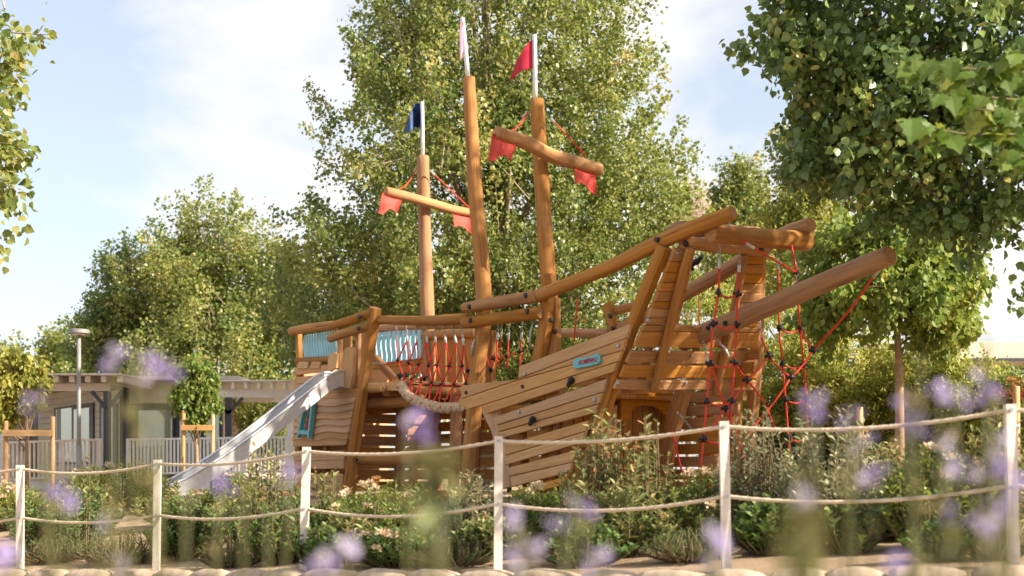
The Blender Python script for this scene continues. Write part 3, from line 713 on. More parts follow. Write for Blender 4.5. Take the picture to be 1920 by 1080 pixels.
# inner frames behind the planks
plank('curved_frame', [pv(*zz(*q), .06) for q in ((118, 612), (200, 640), (225, 720), (250, 800), (262, 1010), (225, 1020), (200, 860), (170, 740), (130, 660))], OUT, .05, m='plank_grey')
for a, b in (((300, 640), (330, 1060)), ((500, 560), (430, 1060)), ((690, 480), (600, 1000))): hewn('frame_post', [pv(*zz(*a), .1), pv(*zz(*b), .1)], .10, .08)
stem = hewn('stem_post', [pv(1246, 462, .05), pv(1214, 540, .05), pv(1184, 616, .05), pv(1150, 716, .05), pv(1112, 850, .05), pv(1098, 960, .05)], .15, .13)
# sign
SG = [(1078, 691), (1076.5, 683), (1078, 676), (1083, 672), (1098, 670.5), (1109, 668.5), (1117, 664.5), (1123, 663.5), (1127, 667), (1128, 675), (1127, 681), (1122, 684), (1112, 686), (1104, 688), (1094, 689.5), (1086, 692)]
sg = plank('logo_plate', [pv(x, y, -.072) for x, y in SG], OUT, .03, m='teal')
cu = bpy.data.curves.new('lettering', 'FONT'); cu.body = 'KOMPAN'; cu.size = .074; cu.extrude = .0015; cu.shear = .18; cu.offset = .0016; cu.space_character = .95
to = bpy.data.objects.new('lettering_source', cu); COL.objects.link(to); bpy.context.view_layer.update()
tm = bpy.data.meshes.new_from_object(to.evaluated_get(bpy.context.evaluated_depsgraph_get())); bpy.data.objects.remove(to)
A, B = pv(1084.5, 684.5, -.106), pv(1116, 677.5, -.106); xd = (B - A).normalized(); zdv = Vector((0, -1, 0)); yd = zdv.cross(xd)
tx = mobj('lettering', tm, M['crimson'], sg); wdt = max(v.co.x for v in tm.vertices) or 1
sc_ = (B - A).length / wdt
tx.matrix_local = Matrix.Translation(A) @ Matrix((xd, yd, zdv)).transposed().to_4x4() @ Matrix.Diagonal((sc_, sc_ * 1.0, 1, 1))
mb = MB()
for dx, dy, w_ in ((1117.5, 676.5, .8), (1119, 671.5, .9)):
    c = pv(dx, dy, -.103); r_ = .012 * w_
    plate(mb, [c + Vector((math.cos(k * 2.094 + .6) * r_ * 1.3, 0, math.sin(k * 2.094 + .6) * r_ * 1.9)) for k in range(3)], OUT, .004, .0005)
mb.build('emblem', M['crimson'], sg)

# --- bow face (raked)
def face_plank(pts, m='plank', d=0.0, th=.045, name='bow_plank'):
    q = [pr(x, y, d) for x, y in pts]; return plank(name, q, BOWN, th, m=m, along=q[1] - q[0])
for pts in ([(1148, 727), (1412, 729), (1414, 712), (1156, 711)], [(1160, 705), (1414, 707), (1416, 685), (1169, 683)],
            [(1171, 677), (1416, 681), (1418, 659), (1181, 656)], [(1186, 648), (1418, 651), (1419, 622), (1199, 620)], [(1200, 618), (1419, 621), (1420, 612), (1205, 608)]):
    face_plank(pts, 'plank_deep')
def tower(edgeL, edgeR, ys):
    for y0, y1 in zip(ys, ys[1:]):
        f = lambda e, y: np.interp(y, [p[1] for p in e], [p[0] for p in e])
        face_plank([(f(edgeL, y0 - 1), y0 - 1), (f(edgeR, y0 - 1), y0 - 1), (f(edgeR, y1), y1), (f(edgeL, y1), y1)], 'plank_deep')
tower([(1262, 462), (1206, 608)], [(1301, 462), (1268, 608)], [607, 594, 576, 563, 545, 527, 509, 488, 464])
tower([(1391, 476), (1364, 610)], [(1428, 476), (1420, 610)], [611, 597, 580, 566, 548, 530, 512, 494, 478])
for v0, v1 in (((1200, 722), (1262, 470)), ((1295, 722), (1310, 620)), ((1385, 724), (1410, 480))): 
    q0, q1 = pr(*v0, -.1), pr(*v1, -.1); hewn('bow_frame', [q0, q1], .09, .08)
log('bow_pole', [pr(1293, 466, .13), pr(1262, 590, .13), pr(1226, 732, .13)], [.052, .056, .055])
log('bow_pole', [pr(1396, 480, .1), pr(1372, 600, .1), pr(1342, 738, .1)], [.05, .053, .052])
for q in ((1269, 474), (1216, 601), (1160, 719), (1296, 668), (1286, 718), (1232, 725)): bolt(pr(*q, .06), BOWN, m='galv', r=.022)
hewn('stem_post', [pr(1424, 470, -.08), pr(1420, 640, -.08), pr(1412, 760, -.08), pr(1398, 955, -.08)], .13, .13)
UB = 4.0
cr = log('cross_log', [pu(1333, 438, UB), pu(1420, 446, UB), pu(1513, 452, UB)], [.108, .112, .116], wob=.02)
log('cross_log', [pr(1280, 454, .02), pr(1350, 462, .02), pr(1436, 471, .02)], [.075, .078, .07])
bolt(pr(1286, 457, .1), BOWN, r=.035); bolt(pr(1428, 467, .1), BOWN, r=.035)
log('rail_log', [pv(1150, 622, 1.85), pv(1215, 590, 1.85), pv(1280, 553, 1.85), pv(1378, 497, 1.85), pv(1468, 440, 1.78), pv(1520, 421, 1.75)], [.075, .085, .095, .10, .09, .088])
log('cross_log', [pr(1256, 440, -.45), pr(1272, 428, -.45), pr(1420, 440, -.45)], [.09, .09, .09])
bs = log('bowsprit', [pv(1280, 641, 1.05), pv(1400, 592, 1.05), pv(1540, 532, 1.05), pv(1668, 479, 1.05)], [.118, .118, .112, .108], wob=.008, n=24)
for q in ((1301, 626), (1328, 615), (1360, 606)): bolt(pv(*q, .93), OUT, bs, r=.03)
# camera-like black steering toy
mb = MB(); c = pv(1305, 491, 1.0); ball(mb, c, .06, 10, 6, (1, .8, .7)); tube(mb, [c + Vector((-.1, 0, -.05)), c + Vector((.1, 0, .05))], .028, n=8, step=1); tube(mb, [c + Vector((-.05, 0, -.10)), c + Vector((-.1, 0, .02))], .02, n=8, step=1)
mb.build('spyglass_toy', M['black'], ship)
# far side rails and stub
hewn('rail_post', [pv(1140, 570, 1.8), pv(1156, 640, 1.8)], .15, .12)
log('rail_log', [pv(1046, 624, 1.8), pv(1142, 625, 1.8)], [.065, .065]); log('rail_log', [pv(1156, 582, 1.85), pv(1205, 570, 1.85)], [.06, .06])
for q in ((1143, 592), (1148, 616)): bolt(pv(*q, 1.72), OUT)
# legs under the bow
hewn('leaning_leg', [pr(1284, 726, -.14), pr(1262, 800, -.3), pr(1236, 930, -.3)], .22, .12)
hewn('inner_post', [pu(1330, 735, 2.0), pu(1335, 955, 2.0)], .3, .25); hewn('inner_post', [pu(1375, 735, 1.8), pu(1370, 955, 1.8)], .2, .2)
mb = MB(); arc = [pu(1170 + 82 * t, 772 - 36 * math.sin(t * 3.14), 2.2) for t in [k / 9 for k in range(10)]]; arc2 = [pu(1252 - 82 * t, 750 - 26 * math.sin(t * 3.14) + 38, 2.2) for t in [k / 9 for k in range(10)]]
top_ = [pu(1165, 742, 2.2), pu(1200, 735, 2.2), pu(1255, 737, 2.2)]
plank('arch_board', [pu(1160, 790, 1.75), pu(1160, 738, 1.75), pu(1258, 736, 1.75), pu(1258, 790, 1.75)] + [pu(1209 + 36 * math.cos(t), 790 - 30 * math.sin(t), 1.75) for t in [k * math.pi / 8 for k in range(9)]], (1, 0, 0), .05, m='plank_deep')
hewn('inner_post', [pv(1140, 760, .5), pv(1135, 955, .5)], .2, .16)
log('foot_rail', [pr(1120, 905, .1), pr(1260, 905, .1)], .07)
# foredeck
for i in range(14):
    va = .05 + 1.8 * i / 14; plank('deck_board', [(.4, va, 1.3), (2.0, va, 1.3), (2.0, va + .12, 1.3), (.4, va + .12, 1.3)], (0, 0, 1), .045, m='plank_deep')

for i in range(11):                                  # boards added under the foredeck, closing bright gaps to keep it dark
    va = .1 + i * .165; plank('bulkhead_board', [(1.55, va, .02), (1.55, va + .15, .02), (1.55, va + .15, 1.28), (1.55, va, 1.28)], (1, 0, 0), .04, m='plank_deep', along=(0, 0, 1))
for i in range(11):                                  # bulkhead between hold and cabin
    if i < 8: zb = .1 + i * .175; plank('bulkhead_board', [(-3.7, .12, zb), (-3.7, VF, zb), (-3.7, VF, zb + .145), (-3.7, .12, zb + .145)], (1, 0, 0), .035, m='plank_deep')
# --- nets at the bow
UN = 4.02
def hang(pts, u=UN, v_=None): return [pu(x, y, u) for x, y in pts]
lad = net('rope_ladder')
A = [(1350, 458), (1347, 549), (1338, 607), (1331, 682), (1325, 753), (1319, 822), (1313, 885)]
B = [(1388, 470), (1383, 551), (1381, 609), (1377, 680), (1372, 752), (1367, 826), (1362, 880)]
for P_ in (A, B):
    h = hang(P_); a, b = h[0], h[1]
    chain(a, a.lerp(b, .34), lad); sleeve(a.lerp(b, .34), a.lerp(b, .5), lad, .02); rope([a.lerp(b, .48)] + h[1:], lad, .013)
for i in range(1, 6):
    for P_ in (A, B): connector(pu(*P_[i], UN), lad, 1.15)
    rope(sag(pu(*A[i], UN), pu(*B[i], UN), .05), lad, .012)
lad2 = net('rope_ladder')
C = [(1457, 470), (1460, 540), (1461, 615), (1467, 682), (1473, 749), (1478, 820), (1480, 885)]
D = [(1487, 462), (1496, 560), (1500, 617), (1507, 684), (1511, 748), (1514, 820), (1516, 885)]
for P_ in (C, D):
    h = hang(P_, 3.9); a, b = h[0], h[1]
    chain(a, a.lerp(b, .3), lad2); sleeve(a.lerp(b, .3), a.lerp(b, .5), lad2, .018); rope([a.lerp(b, .48)] + h[1:], lad2, .012)
for i in range(2, 6):
    for P_ in (C, D): connector(pu(*P_[i], 3.9), lad2, 1.1)
    rope(sag(pu(*C[i], 3.9), pu(*D[i], 3.9), .05), lad2, .011)
spd = net('climbing_net')
tip = pv(1655, 497, 1.05); n1, n2, n3, n4, n5, n6 = pu(1525, 656, 4.2), pu(1483, 707, 4.1), pu(1442, 667, 4.0), pu(1400, 712, 4.0), pu(1360, 765, 4.0), pu(1425, 785, 4.0)
sleeve(tip, tip.lerp(n1, .12), spd, .022); rope([tip.lerp(n1, .1), tip.lerp(n1, .5) - Vector((0, 0, .05)), n1], spd, .013)
for p in (n1, n2, n3, n4, n5): connector(p, spd, 1.2)
for a, b in ((n1, n2), (n2, n3), (n3, n4), (n4, n5), (n2, n6)): rope(sag(a, b, .03), spd, .012)
rope(sag(pu(1500, 617, 3.9), n1, .02), spd, .012)
a = pu(1428, 634, 3.7); chain(pu(1424, 600, 3.6), a, spd); rope([a, n3], spd, .012)
rope([pu(1377, 682, UN), n4], spd, .012); rope([n4, pu(1430, 750, 4.0), pu(1452, 800, 4.0)], spd, .012); rope([pu(1335, 690, 4.0), n5, pu(1388, 830, 4.0), pu(1400, 880, 4.0)], spd, .012)
rope([n5, pu(1330, 810, 4.0)], spd, .012); rope([n6, pu(1380, 850, 4.0)], spd, .012)
a, b, c = pu(1390, 452, UB + .13), pu(1493, 511, UB + .1), pu(1484, 460, UB + .13)
sleeve(a.lerp(b, .08), a.lerp(b, .22), spd, .02); rope([a, b], spd, .014); rope([c, b], spd, .013); connector(b, spd, .8); chain(b, b - Vector((0, 0, .12)), spd)
chain(pu(1318, 640, 3.4), pu(1325, 668, 3.4), spd); sleeve(pu(1325, 668, 3.4), pu(1328, 684, 3.4), spd); chain(pu(1340, 634, 3.4), pu(1360, 655, 3.4), spd); sleeve(pu(1360, 655, 3.4), pu(1366, 668, 3.4), spd)
chain(pu(1270, 773, 2.6), pu(1296, 803, 2.6), spd); rope([pu(1262, 810, 2.6), pu(1270, 850, 2.6), pu(1284, 905, 2.6)], spd, .014)
# short hanging ropes at midships
mid = net('hanging_ropes')
for x, yb, v in ((934, 690, .1), (941, 686, .25), (955, 690, .3), (979, 690, .2)):
    a = pv(x, 602, v); b = pv(x - 4, yb, v); chain(a, a.lerp(b, .25), mid); sleeve(a.lerp(b, .25), a.lerp(b, .4), mid); rope([a.lerp(b, .38), b], mid)
for q in ((925, 672), (949, 668), (975, 659), (920, 694)): connector(pv(*q, .2), mid)
rope(sag(pv(925, 672, .2), pv(975, 659, .2), .02), mid); rope([pv(909, 655, .2), pv(920, 694, .2), pv(928, 660, .2)], mid)
rope([pv(1083, 560, 1.7), pv(1076, 640, 1.7)], mid, .012); rope([pv(1310, 548, 1.7), pv(1311, 610, 1.7)], mid, .009)
for a, b, v in (((891, 636), (886, 668), -.05), ((1000, 606), (995, 652), -.05)):
    mb = MB(); A, B = pv(*a, v), pv(*b, v); tube(mb, [A + Vector((0, .08, .02)), A, A.lerp(B, .5) + Vector((.03, -.05, 0)), B, B + Vector((0, .08, -.01))], .014, n=8, step=.06); mb.build('grab_handle', M['galv'], ship)

# ------------------------------------------------------------------ foliage tools
TM = {'diamond': (np.array([(0, 0, 0), (.45, .5, .10), (1, 0, -.06), (.45, -.5, .10)]), [(0, 2, 1), (0, 3, 2)]),
      'heart': (np.array([(0, 0, 0), (.10, .40, .04), (.45, .5, .10), (1, 0, -.12), (.45, -.5, .10), (.10, -.40, .04)]), [(0, 3, 2, 1), (0, 5, 4, 3)]),
      'lance': (np.array([(0, 0, 0), (.32, .5, .05), (.66, .42, .05), (1, 0, -.08), (.66, -.42, .05), (.32, -.5, .05)]), [(0, 3, 2, 1), (0, 5, 4, 3)])}
def nrmz(a): return a / np.maximum(np.linalg.norm(a, axis=1, keepdims=True), 1e-9)
def leaf_mesh(name, pos, axis, nrm, L, Wd, tm, tint):
    T, faces = TM[tm]; n = len(pos); k = len(T); fl = len(faces[0])
    axis = nrmz(axis); side = nrmz(np.cross(nrm, axis)); up = np.cross(axis, side)
    V = (pos[:, None, :] + axis[:, None, :] * (T[None, :, 0:1] * L[:, None, None]) + side[:, None, :] * (T[None, :, 1:2] * Wd[:, None, None]) + up[:, None, :] * (T[None, :, 2:3] * L[:, None, None])).reshape(-1, 3)
    Fi = (np.array(faces)[None] + (np.arange(n) * k)[:, None, None]).reshape(-1)
    nf = n * len(faces); me = bpy.data.meshes.new(name)
    me.vertices.add(n * k); me.vertices.foreach_set('co', V.astype(np.float32).ravel())
    me.loops.add(len(Fi)); me.loops.foreach_set('vertex_index', Fi.astype(np.int32))
    me.polygons.add(nf); me.polygons.foreach_set('loop_start', np.arange(0, nf * fl, fl, dtype=np.int32)); 
    me.update(calc_edges=True)
    at = me.attributes.new('tint', 'FLOAT', 'FACE'); at.data.foreach_set('value', np.repeat(np.clip(tint, 0, 1), len(faces)).astype(np.float32))
    return me
def rdir(n): return nrmz(rng.normal(size=(n, 3)))

def tree(name, label, cat, base, trunk, tr, lobes, ncl, per, L, Wd, tm, leafm, bark='bark', twig=.9, spread=.22, up=.6, hang=.45, limbs=14, tint=.45, inner=.30, group=None, limb_r=.35, lmin=.12):
    root = thing(name, label, cat, base, group); B = Vector(base)
    wts = np.array([l[2] for l in lobes], float); wts /= wts.sum()
    li = rng.choice(len(lobes), ncl, p=wts)
    cen = np.array([tuple(Vector(l[0]) - B) for l in lobes])[li]; rad = np.array([l[1] for l in lobes])[li]
    d = rdir(ncl); r = inner + (1 - inner) * rng.random(ncl) ** .55
    r *= 1 + rng.normal(0, .07, ncl)
    c = cen + d * rad * r[:, None]
    keep = c[:, 2] > .15; c, cen, rad, d = c[keep], cen[keep], rad[keep], d[keep]; n = len(c)
    td = nrmz(d * .7 + np.array([0, 0, up]) + rng.normal(0, .35, (n, 3)))
    tl = twig * rng.uniform(.5, 1.35, n); ct = rng.normal(0, .18, n)
    idx = np.repeat(np.arange(n), per); m = len(idx); t = rng.random(m) ** .8
    pos = c[idx] + td[idx] * ((t - .35) * tl[idx])[:, None] + rng.normal(0, 1, (m, 3)) * (spread * (1.1 - .75 * t))[:, None]
    ax = rdir(m) * .75 + np.array([0, 0, -hang]) + d[idx] * .35
    nr = rdir(m) + np.array([0, 0, .35]) + d[idx] * .25
    sz = rng.uniform(.5, 1.3, m)
    me = leaf_mesh('crown', pos, ax, nr, L * sz, Wd * sz, tm, tint + ct[idx] + rng.normal(0, .17, m))
    mobj('crown', me, M[leafm], root)
    mb = MB(); P = [Vector(p) - B for p in trunk]
    tube(mb, P, [tr * (1 - .75 * i / (len(P) - 1)) for i in range(len(P))], n=9, step=.4, wob=.05)
    for k in range(min(limbs, n)):
        e = Vector(c[k * (n // max(1, limbs)) % n]); h = max(lmin, min(.92, (e.z * .62) / max(P[-1].z, .1)))
        q = h * (len(P) - 1); i = min(len(P) - 2, int(q)); s = P[i].lerp(P[i + 1], q - i)
        mid_ = s.lerp(e, .5) + Vector((0, 0, -.06 * (e - s).length)) + Vector((rnd.uniform(-.1, .1), rnd.uniform(-.1, .1), 0))
        r0 = tr * limb_r * (1 - .5 * h); tube(mb, [s, mid_, e], [r0, r0 * .6, r0 * .2], n=5, step=.5)
    # fine twigs inside the leaf clusters
    for k in rng.choice(n, min(n, 130), replace=False):
        a = Vector(c[k]) - Vector(td[k]) * tl[k] * .9; tube(mb, [a, Vector(c[k]) + Vector(td[k]) * tl[k] * .5], [tr * .05 + .004, .003], n=4, step=3, caps=False)
    mb.build('trunk', M[bark], root)
    return root

_fl = {}
def flower_mesh(kind, m, k, rad, pet):
    key = (kind, k)
    if key not in _fl:
        n = 46; d = rdir(n); d[:, 2] = np.abs(d[:, 2]) * .8 + .1
        pos = d * rad * rng.uniform(.25, .8, (n, 1)); me = leaf_mesh('flower_cluster', pos, d + rdir(n) * .5, rdir(n), np.full(n, pet), np.full(n, pet * .7), 'lance', rng.random(n))
        me.materials.append(M[m]); _fl[key] = me
    return _fl[key]

def shrub(label, px, topy, wpx, Y, stems, per, L, Wd, leafm, cat='shrub', name='garden_shrub', flowers=0, fm='cream_flower', tip=.0, start=.2, curve=.35, tm='lance', tint=.45, group=None, fr=.05, hmin=.72, low=.0):
    x = (px - 960) / F * Y; b = Vector((x, Y, gz(x, Y))); h = CZ + (HOR - topy) / F * Y - b.z; r = wpx / 2 * Y / F * 1.22
    root = thing(name, label, cat, b, group); mb = MB(); PP, AA, NN, LL, TT, ends = [], [], [], [], [], []
    for s in range(stems):
        a = rnd.uniform(0, 6.283); q = math.sqrt(rnd.random()); hh = h * rnd.uniform(hmin, 1.03) * math.sqrt(max(.05, 1 - .88 * q * q))
        e = Vector((math.cos(a) * r * q, math.sin(a) * r * q * .8, max(.05, hh))); s0 = Vector((math.cos(a) * r * .4 * q, math.sin(a) * r * .4 * q, 0))
        m_ = s0.lerp(e, .5) + Vector((math.cos(a), math.sin(a), 0)) * r * curve * (rnd.random() - .2) + Vector((0, 0, h * .06)); tube(mb, [s0, m_, e], [.008, .006, .0025], n=4, step=.25, caps=False)
        for j in range(per):
            t = start + (1 - start) * (j + rnd.random()) / per; t = t ** .8
            p = (s0.lerp(m_, t)).lerp(m_.lerp(e, t), t); ph = j * 2.4 + s
            dr = Vector((math.cos(ph), math.sin(ph), rnd.uniform(-.15, .75) + .5 * t))
            PP.append(tuple(p)); AA.append(tuple(dr)); NN.append((rnd.gauss(0, .4), rnd.gauss(0, .4), 1.0)); LL.append(L * rnd.uniform(.6, 1.15) * (1 - .25 * t)); TT.append(tint + tip * (t - .6) + rnd.gauss(0, .17))
        ends.append(e)
    LL = np.array(LL); me = leaf_mesh('foliage', np.array(PP), np.array(AA), np.array(NN), LL, LL * Wd / L, tm, np.array(TT)); mobj('foliage', me, M[leafm], root)
    mb.build('stems', M['twig'], root)
    ends.sort(key=lambda e: -(e.z - .5 * e.y))
    for k in range(flowers):
        e = ends[int(k * len(ends) * .75 / flowers)]; o = mobj('flower_cluster', flower_mesh(fm, fm, k % 3, fr, fr * .55), None, root, e + Vector((0, -.02, .01)))
        o.rotation_euler = (rnd.uniform(-.3, .5), 0, rnd.uniform(0, 6)); sc = rnd.uniform(.7, 1.2); o.scale = (sc, sc, sc)
    return root

# ------------------------------------------------------------------ background trees
def lobe(px, py, Y, rx, rz, w=1.0, ry=None): c = W(px, py, Y); return (c, (rx, ry or rx, rz), w)
def g0(x, y): return (x, y, gz(x, y))
# big poplar behind the ship
b = g0(-.45, 31)
tree('poplar_tree', 'huge poplar with glittering olive leaves rising behind the three masts', 'tree', b, [b, (-.4, 31, 3.5), (-.3, 31, 7), (-.2, 31, 12.5)], .26,
     [lobe(930, 90, 31, 2.4, 3.4, 1.4), lobe(800, 220, 30.5, 2.2, 2.4, 1.0), lobe(1070, 230, 30.5, 2.1, 2.5, 1.0), lobe(930, 420, 30, 4.0, 2.6, 1.9), lobe(700, 480, 30, 1.45, 1.2, .5), lobe(1180, 400, 30, 1.5, 1.7, .6),
      lobe(760, 560, 29.5, 2.4, 1.5, .8), lobe(1060, 560, 29.5, 2.6, 1.6, .9), lobe(930, -200, 31, 2.2, 2.4, .4), lobe(1110, 110, 31, .8, 1.5, .25), lobe(740, 90, 31, .8, 1.5, .25)],
     1120, 128, .078, .072, 'heart', 'poplar', twig=1.15, spread=.19, up=.7, limbs=46, limb_r=.5)
for px, topdx in ((600, 0), ):
    x = (640 - 960) / F * 34; b = g0(x, 34)
    tree('poplar_tree', 'dark low poplar filling the gap behind the aftmost mast', 'tree', b, [b, (x, 34, 2), (x + .1, 34, 5)], .15, [lobe(640, 590, 34, 2.0, 1.6, 1), lobe(700, 640, 34, 1.8, 1.6, 1)], 260, 55, .105, .10, 'diamond', 'poplar', tint=.3)
x = (400 - 960) / F * 43; b = g0(x, 43)
tree('poplar_tree', 'broad sunlit poplar with pointed top behind the mobile home', 'tree', b, [b, (x, 43, 3), (x + .1, 43, 8)], .22,
     [lobe(385, 470, 43, 1.3, 1.7, .8), lobe(420, 560, 43, 2.4, 1.9, 1.3), lobe(330, 560, 43, 1.6, 1.6, .8), lobe(500, 560, 42.5, 1.5, 1.8, .8), lobe(420, 680, 42, 2.9, 1.6, 1.3), lobe(545, 660, 42, 1.2, 1.8, .7)], 760, 84, .10, .095, 'diamond', 'poplar', limbs=16, tint=.52)
x = (235 - 960) / F * 44; b = g0(x, 44)
tree('poplar_tree', 'darker slender poplar beside the sunlit one, left of the two', 'tree', b, [b, (x, 44, 3), (x + .1, 44, 7)], .18,
     [lobe(235, 540, 44, .95, 1.3, .6), lobe(240, 620, 44, 1.3, 1.2, .9), lobe(195, 650, 44, .9, 1.0, .5), lobe(270, 690, 44, 1.3, 1.2, .6)], 330, 80, .10, .095, 'diamond', 'poplar', tint=.25)
x = (110 - 960) / F * 52; b = g0(x, 52)
tree('poplar_tree', 'small far poplar above the roof, next to the lamp post', 'tree', b, [b, (x, 52, 2), (x, 52, 5.5)], .12, [lobe(108, 665, 52, .6, .85, .6), lobe(115, 710, 52, 1.0, .8, .8), lobe(10, 690, 52, .7, .9, .5)], 170, 55, .12, .115, 'diamond', 'poplar', tint=.55)
x = (1390 - 960) / F * 46; b = g0(x, 46)
tree('poplar_tree', 'grey green poplar seen above the bow cross log', 'tree', b, [b, (x, 46, 4), (x, 46, 9)], .18, [lobe(1390, 365, 46, .6, .9, .5), lobe(1388, 430, 46, .85, 1.0, .8), lobe(1380, 530, 46, 1.2, 1.6, 1)], 330, 62, .115, .11, 'diamond', 'poplar', tint=.45)
x = (1500 - 960) / F * 40; b = g0(x, 40)
tree('poplar_tree', 'yellowing poplar half hidden by the dark overhanging tree', 'tree', b, [b, (x, 40, 4), (x, 40, 9)], .18, [lobe(1515, 310, 40, .7, 1.0, .8), lobe(1515, 410, 40, .95, 1.1, 1), lobe(1500, 500, 40, 1.7, 1.8, 1.2)], 330, 62, .11, .105, 'diamond', 'yellowgreen', tint=.5)
x = (1290 - 960) / F * 50; b = g0(x, 50)
tree('dry_plume_shrub', 'pale dry pinkish plumes behind the bow rail', 'shrub', b, [b, (x, 50, 4), (x, 50, 8.6)], .1, [lobe(1290, 400, 50, .75, .9, 1), lobe(1290, 450, 50, .8, 1.6, 1)], 90, 60, .12, .03, 'diamond', 'cream_flower', tint=.2, hang=-.3)
# small spreading tree with a clear trunk
x = (1688 - 960) / F * 24; b = g0(x, 24)
tree('shade_tree', 'small spreading shade tree with a slim sunlit trunk', 'tree', b, [b, W(1686, 690, 24), W(1682, 620, 24), W(1681, 585, 24), W(1683, 480, 24)], .085,
     [lobe(1590, 500, 24, .75, .7, .8), lobe(1690, 450, 24, 1.0, .75, 1.1), lobe(1770, 510, 24, .65, .6, .8), lobe(1680, 540, 23.5, 1.1, .55, 1), lobe(1560, 590, 24, .5, .35, .35), lobe(1770, 610, 24, .5, .4, .4)], 330, 46, .125, .085, 'lance', 'young', bark='bark_warm', twig=.5, spread=.16, up=.0, hang=.8, limbs=14, tint=.5, limb_r=.5, lmin=.72)
# near poplar hanging in from one side, dark against the sky
b = g0(5.9, 14.2)
tree('poplar_tree', 'large near poplar with heart leaves coloured as in shade, overhanging the bow', 'tree', b, [b, (5.8, 14.2, 2), (5.7, 14.2, 5), (5.6, 14.2, 9.5)], .2,
     [lobe(1610, 40, 13.6, .95, .75, .9), lobe(1760, 10, 13.5, 1.3, 1.1, 1.3), lobe(1560, 150, 13.6, .55, .40, .5), lobe(1730, 190, 13.8, 1.1, .62, 1.2), lobe(1620, 285, 13.8, .75, .28, .7), lobe(1810, 320, 13.6, .9, .45, .9), lobe(1490, 40, 13.4, .35, .4, .22),
      lobe(2000, 120, 14, 1.5, 1.5, 1.2), lobe(2080, 330, 14.2, 1.2, .9, .8), lobe(1790, 410, 13.9, .5, .2, .3), lobe(1918, 500, 13.2, .12, .35, .08), lobe(2000, -400, 14.2, 2.2, 2.2, 1.5), lobe(1700, -330, 13.8, 1.3, 1.5, .8)],
     660, 52, .08, .074, 'heart', 'poplar_shade', bark='bark_dark', twig=.45, spread=.12, up=.25, hang=.7, limbs=9, limb_r=.16, inner=.2, lmin=.5)
# poplar at the other edge
b = g0(-6.0, 13.8)
tree('poplar_tree', 'sunlit poplar branch tips at the edge of the open sky', 'tree', b, [b, (-6.0, 13.8, 2.5), (-5.9, 13.8, 6)], .14,
     [lobe(-60, 60, 13.5, .6, .55, 1), lobe(-80, 220, 13.5, .6, .55, 1), lobe(-70, 340, 13.5, .48, .3, .6), lobe(-130, 440, 13.5, .6, .25, .4), lobe(-200, 0, 13.8, 1.0, 1.6, 1.2)], 170, 30, .085, .08, 'heart', 'poplar', twig=.45, spread=.12, up=.2, hang=.6, limbs=10, tint=.55)
# unseen poplars added to shade the bow and masts
for i, (x, y, s) in enumerate(((9.4, 12.9, 1.0), (9.2, 16.6, 1.0))):
    b = g0(x, y)
    tree('poplar_tree', ('unseen tall poplar added for shade, next to the dark overhanging one', 'unseen tall poplar added for shade, abreast of the bowsprit')[i], 'tree', b, [b, (x, y, 4), (x, y, 13)], .22, [(Vector((x, y, 5.2 * s)), (2.1, 2.1, 3.2), 1), (Vector((x, y, 9.2 * s)), (1.8, 1.8, 2.8), .8), (Vector((x, y, 12.6 * s)), (1.5, 1.5, 2.4), .55)][:3 - i], 400 - 90 * i, 46, .12, .115, 'diamond', 'poplar_shade', limbs=10)

# hedge bushes behind the ship
for i, (lab, px, ty, wd, Y, m, tint) in enumerate((
    ('rounded green bush at the corner of the pergola', 515, 730, 130, 39.5, 'poplar', .5),
    ('leafy green bush seen between middle and forward mast', 955, 585, 190, 28.5, 'poplar', .55),
    ('tall loose sunlit bush behind the raked bow', 1330, 500, 230, 29, 'hedge', .45),
    ('golden green bush behind the rope ladders', 1480, 560, 200, 27.5, 'hedge', .5),
    ('wispy golden bush behind the bowsprit ropes', 1595, 610, 190, 26.5, 'hedge', .6),
    ('yellow green bush at the foot of the shade tree', 1725, 655, 180, 25.6, 'yellowgreen', .5),
    ('spiky flowering bush below the white roof', 1840, 697, 150, 25, 'hedge', .45),
    ('leafy bush at the end of the flowering hedge', 1940, 715, 150, 24.6, 'pitto', .5),
    ('low green bush seen under the forward rail', 1110, 600, 180, 28, 'poplar', .5))):
    x = (px - 960) / F * Y; b = g0(x, Y); top = CZ + (HOR - ty) / F * Y; r = wd / 2 * Y / F; ch = top - .9
    tree('hedge_bush', lab, 'bush', b, [b, (x, Y, .8), (x + .05, Y, top * .8)], .05, [(Vector((x, Y, .9 + ch * .5)), (r, r * .8, ch * .5), 1), (Vector((x - r * .4, Y, .9 + ch * .35)), (r * .7, r * .7, ch * .38), .5), (Vector((x + r * .5, Y, .9 + ch * .4)), (r * .6, r * .6, ch * .42), .5)],
         280, 66, .085, .042, 'diamond', m, bark='bark_dark', twig=.5, spread=.12, up=.9, hang=-.3, limbs=8, tint=tint, group='bushes in the hedge behind the ship', limb_r=.5)
for lab, px, Y in (('added dark leaf mass for the shade behind the rope ladders', 1480, 28.6), ('added dark leaf mass for the shade at the foot of the hedge', 1640, 27.4), ('added dark leaf mass for the shade below the white roofed building', 1800, 26.4), ('added dark leaf mass for the shade at the end of the hedge', 1950, 25.8)):  # dark bushes added in place of the shade under the hedge
    x = (px - 960) / F * Y; b = g0(x, Y)
    tree('shade_filler_bush', lab, 'bush', b, [b, (x, Y, .6), (x, Y, 1.5)], .05, [(Vector((x, Y, .8)), (1.2, .5, .95), 1)], 260, 60, .09, .045, 'diamond', 'dark_leaf', bark='bark_dark', twig=.3, spread=.15, limbs=6, tint=.1)
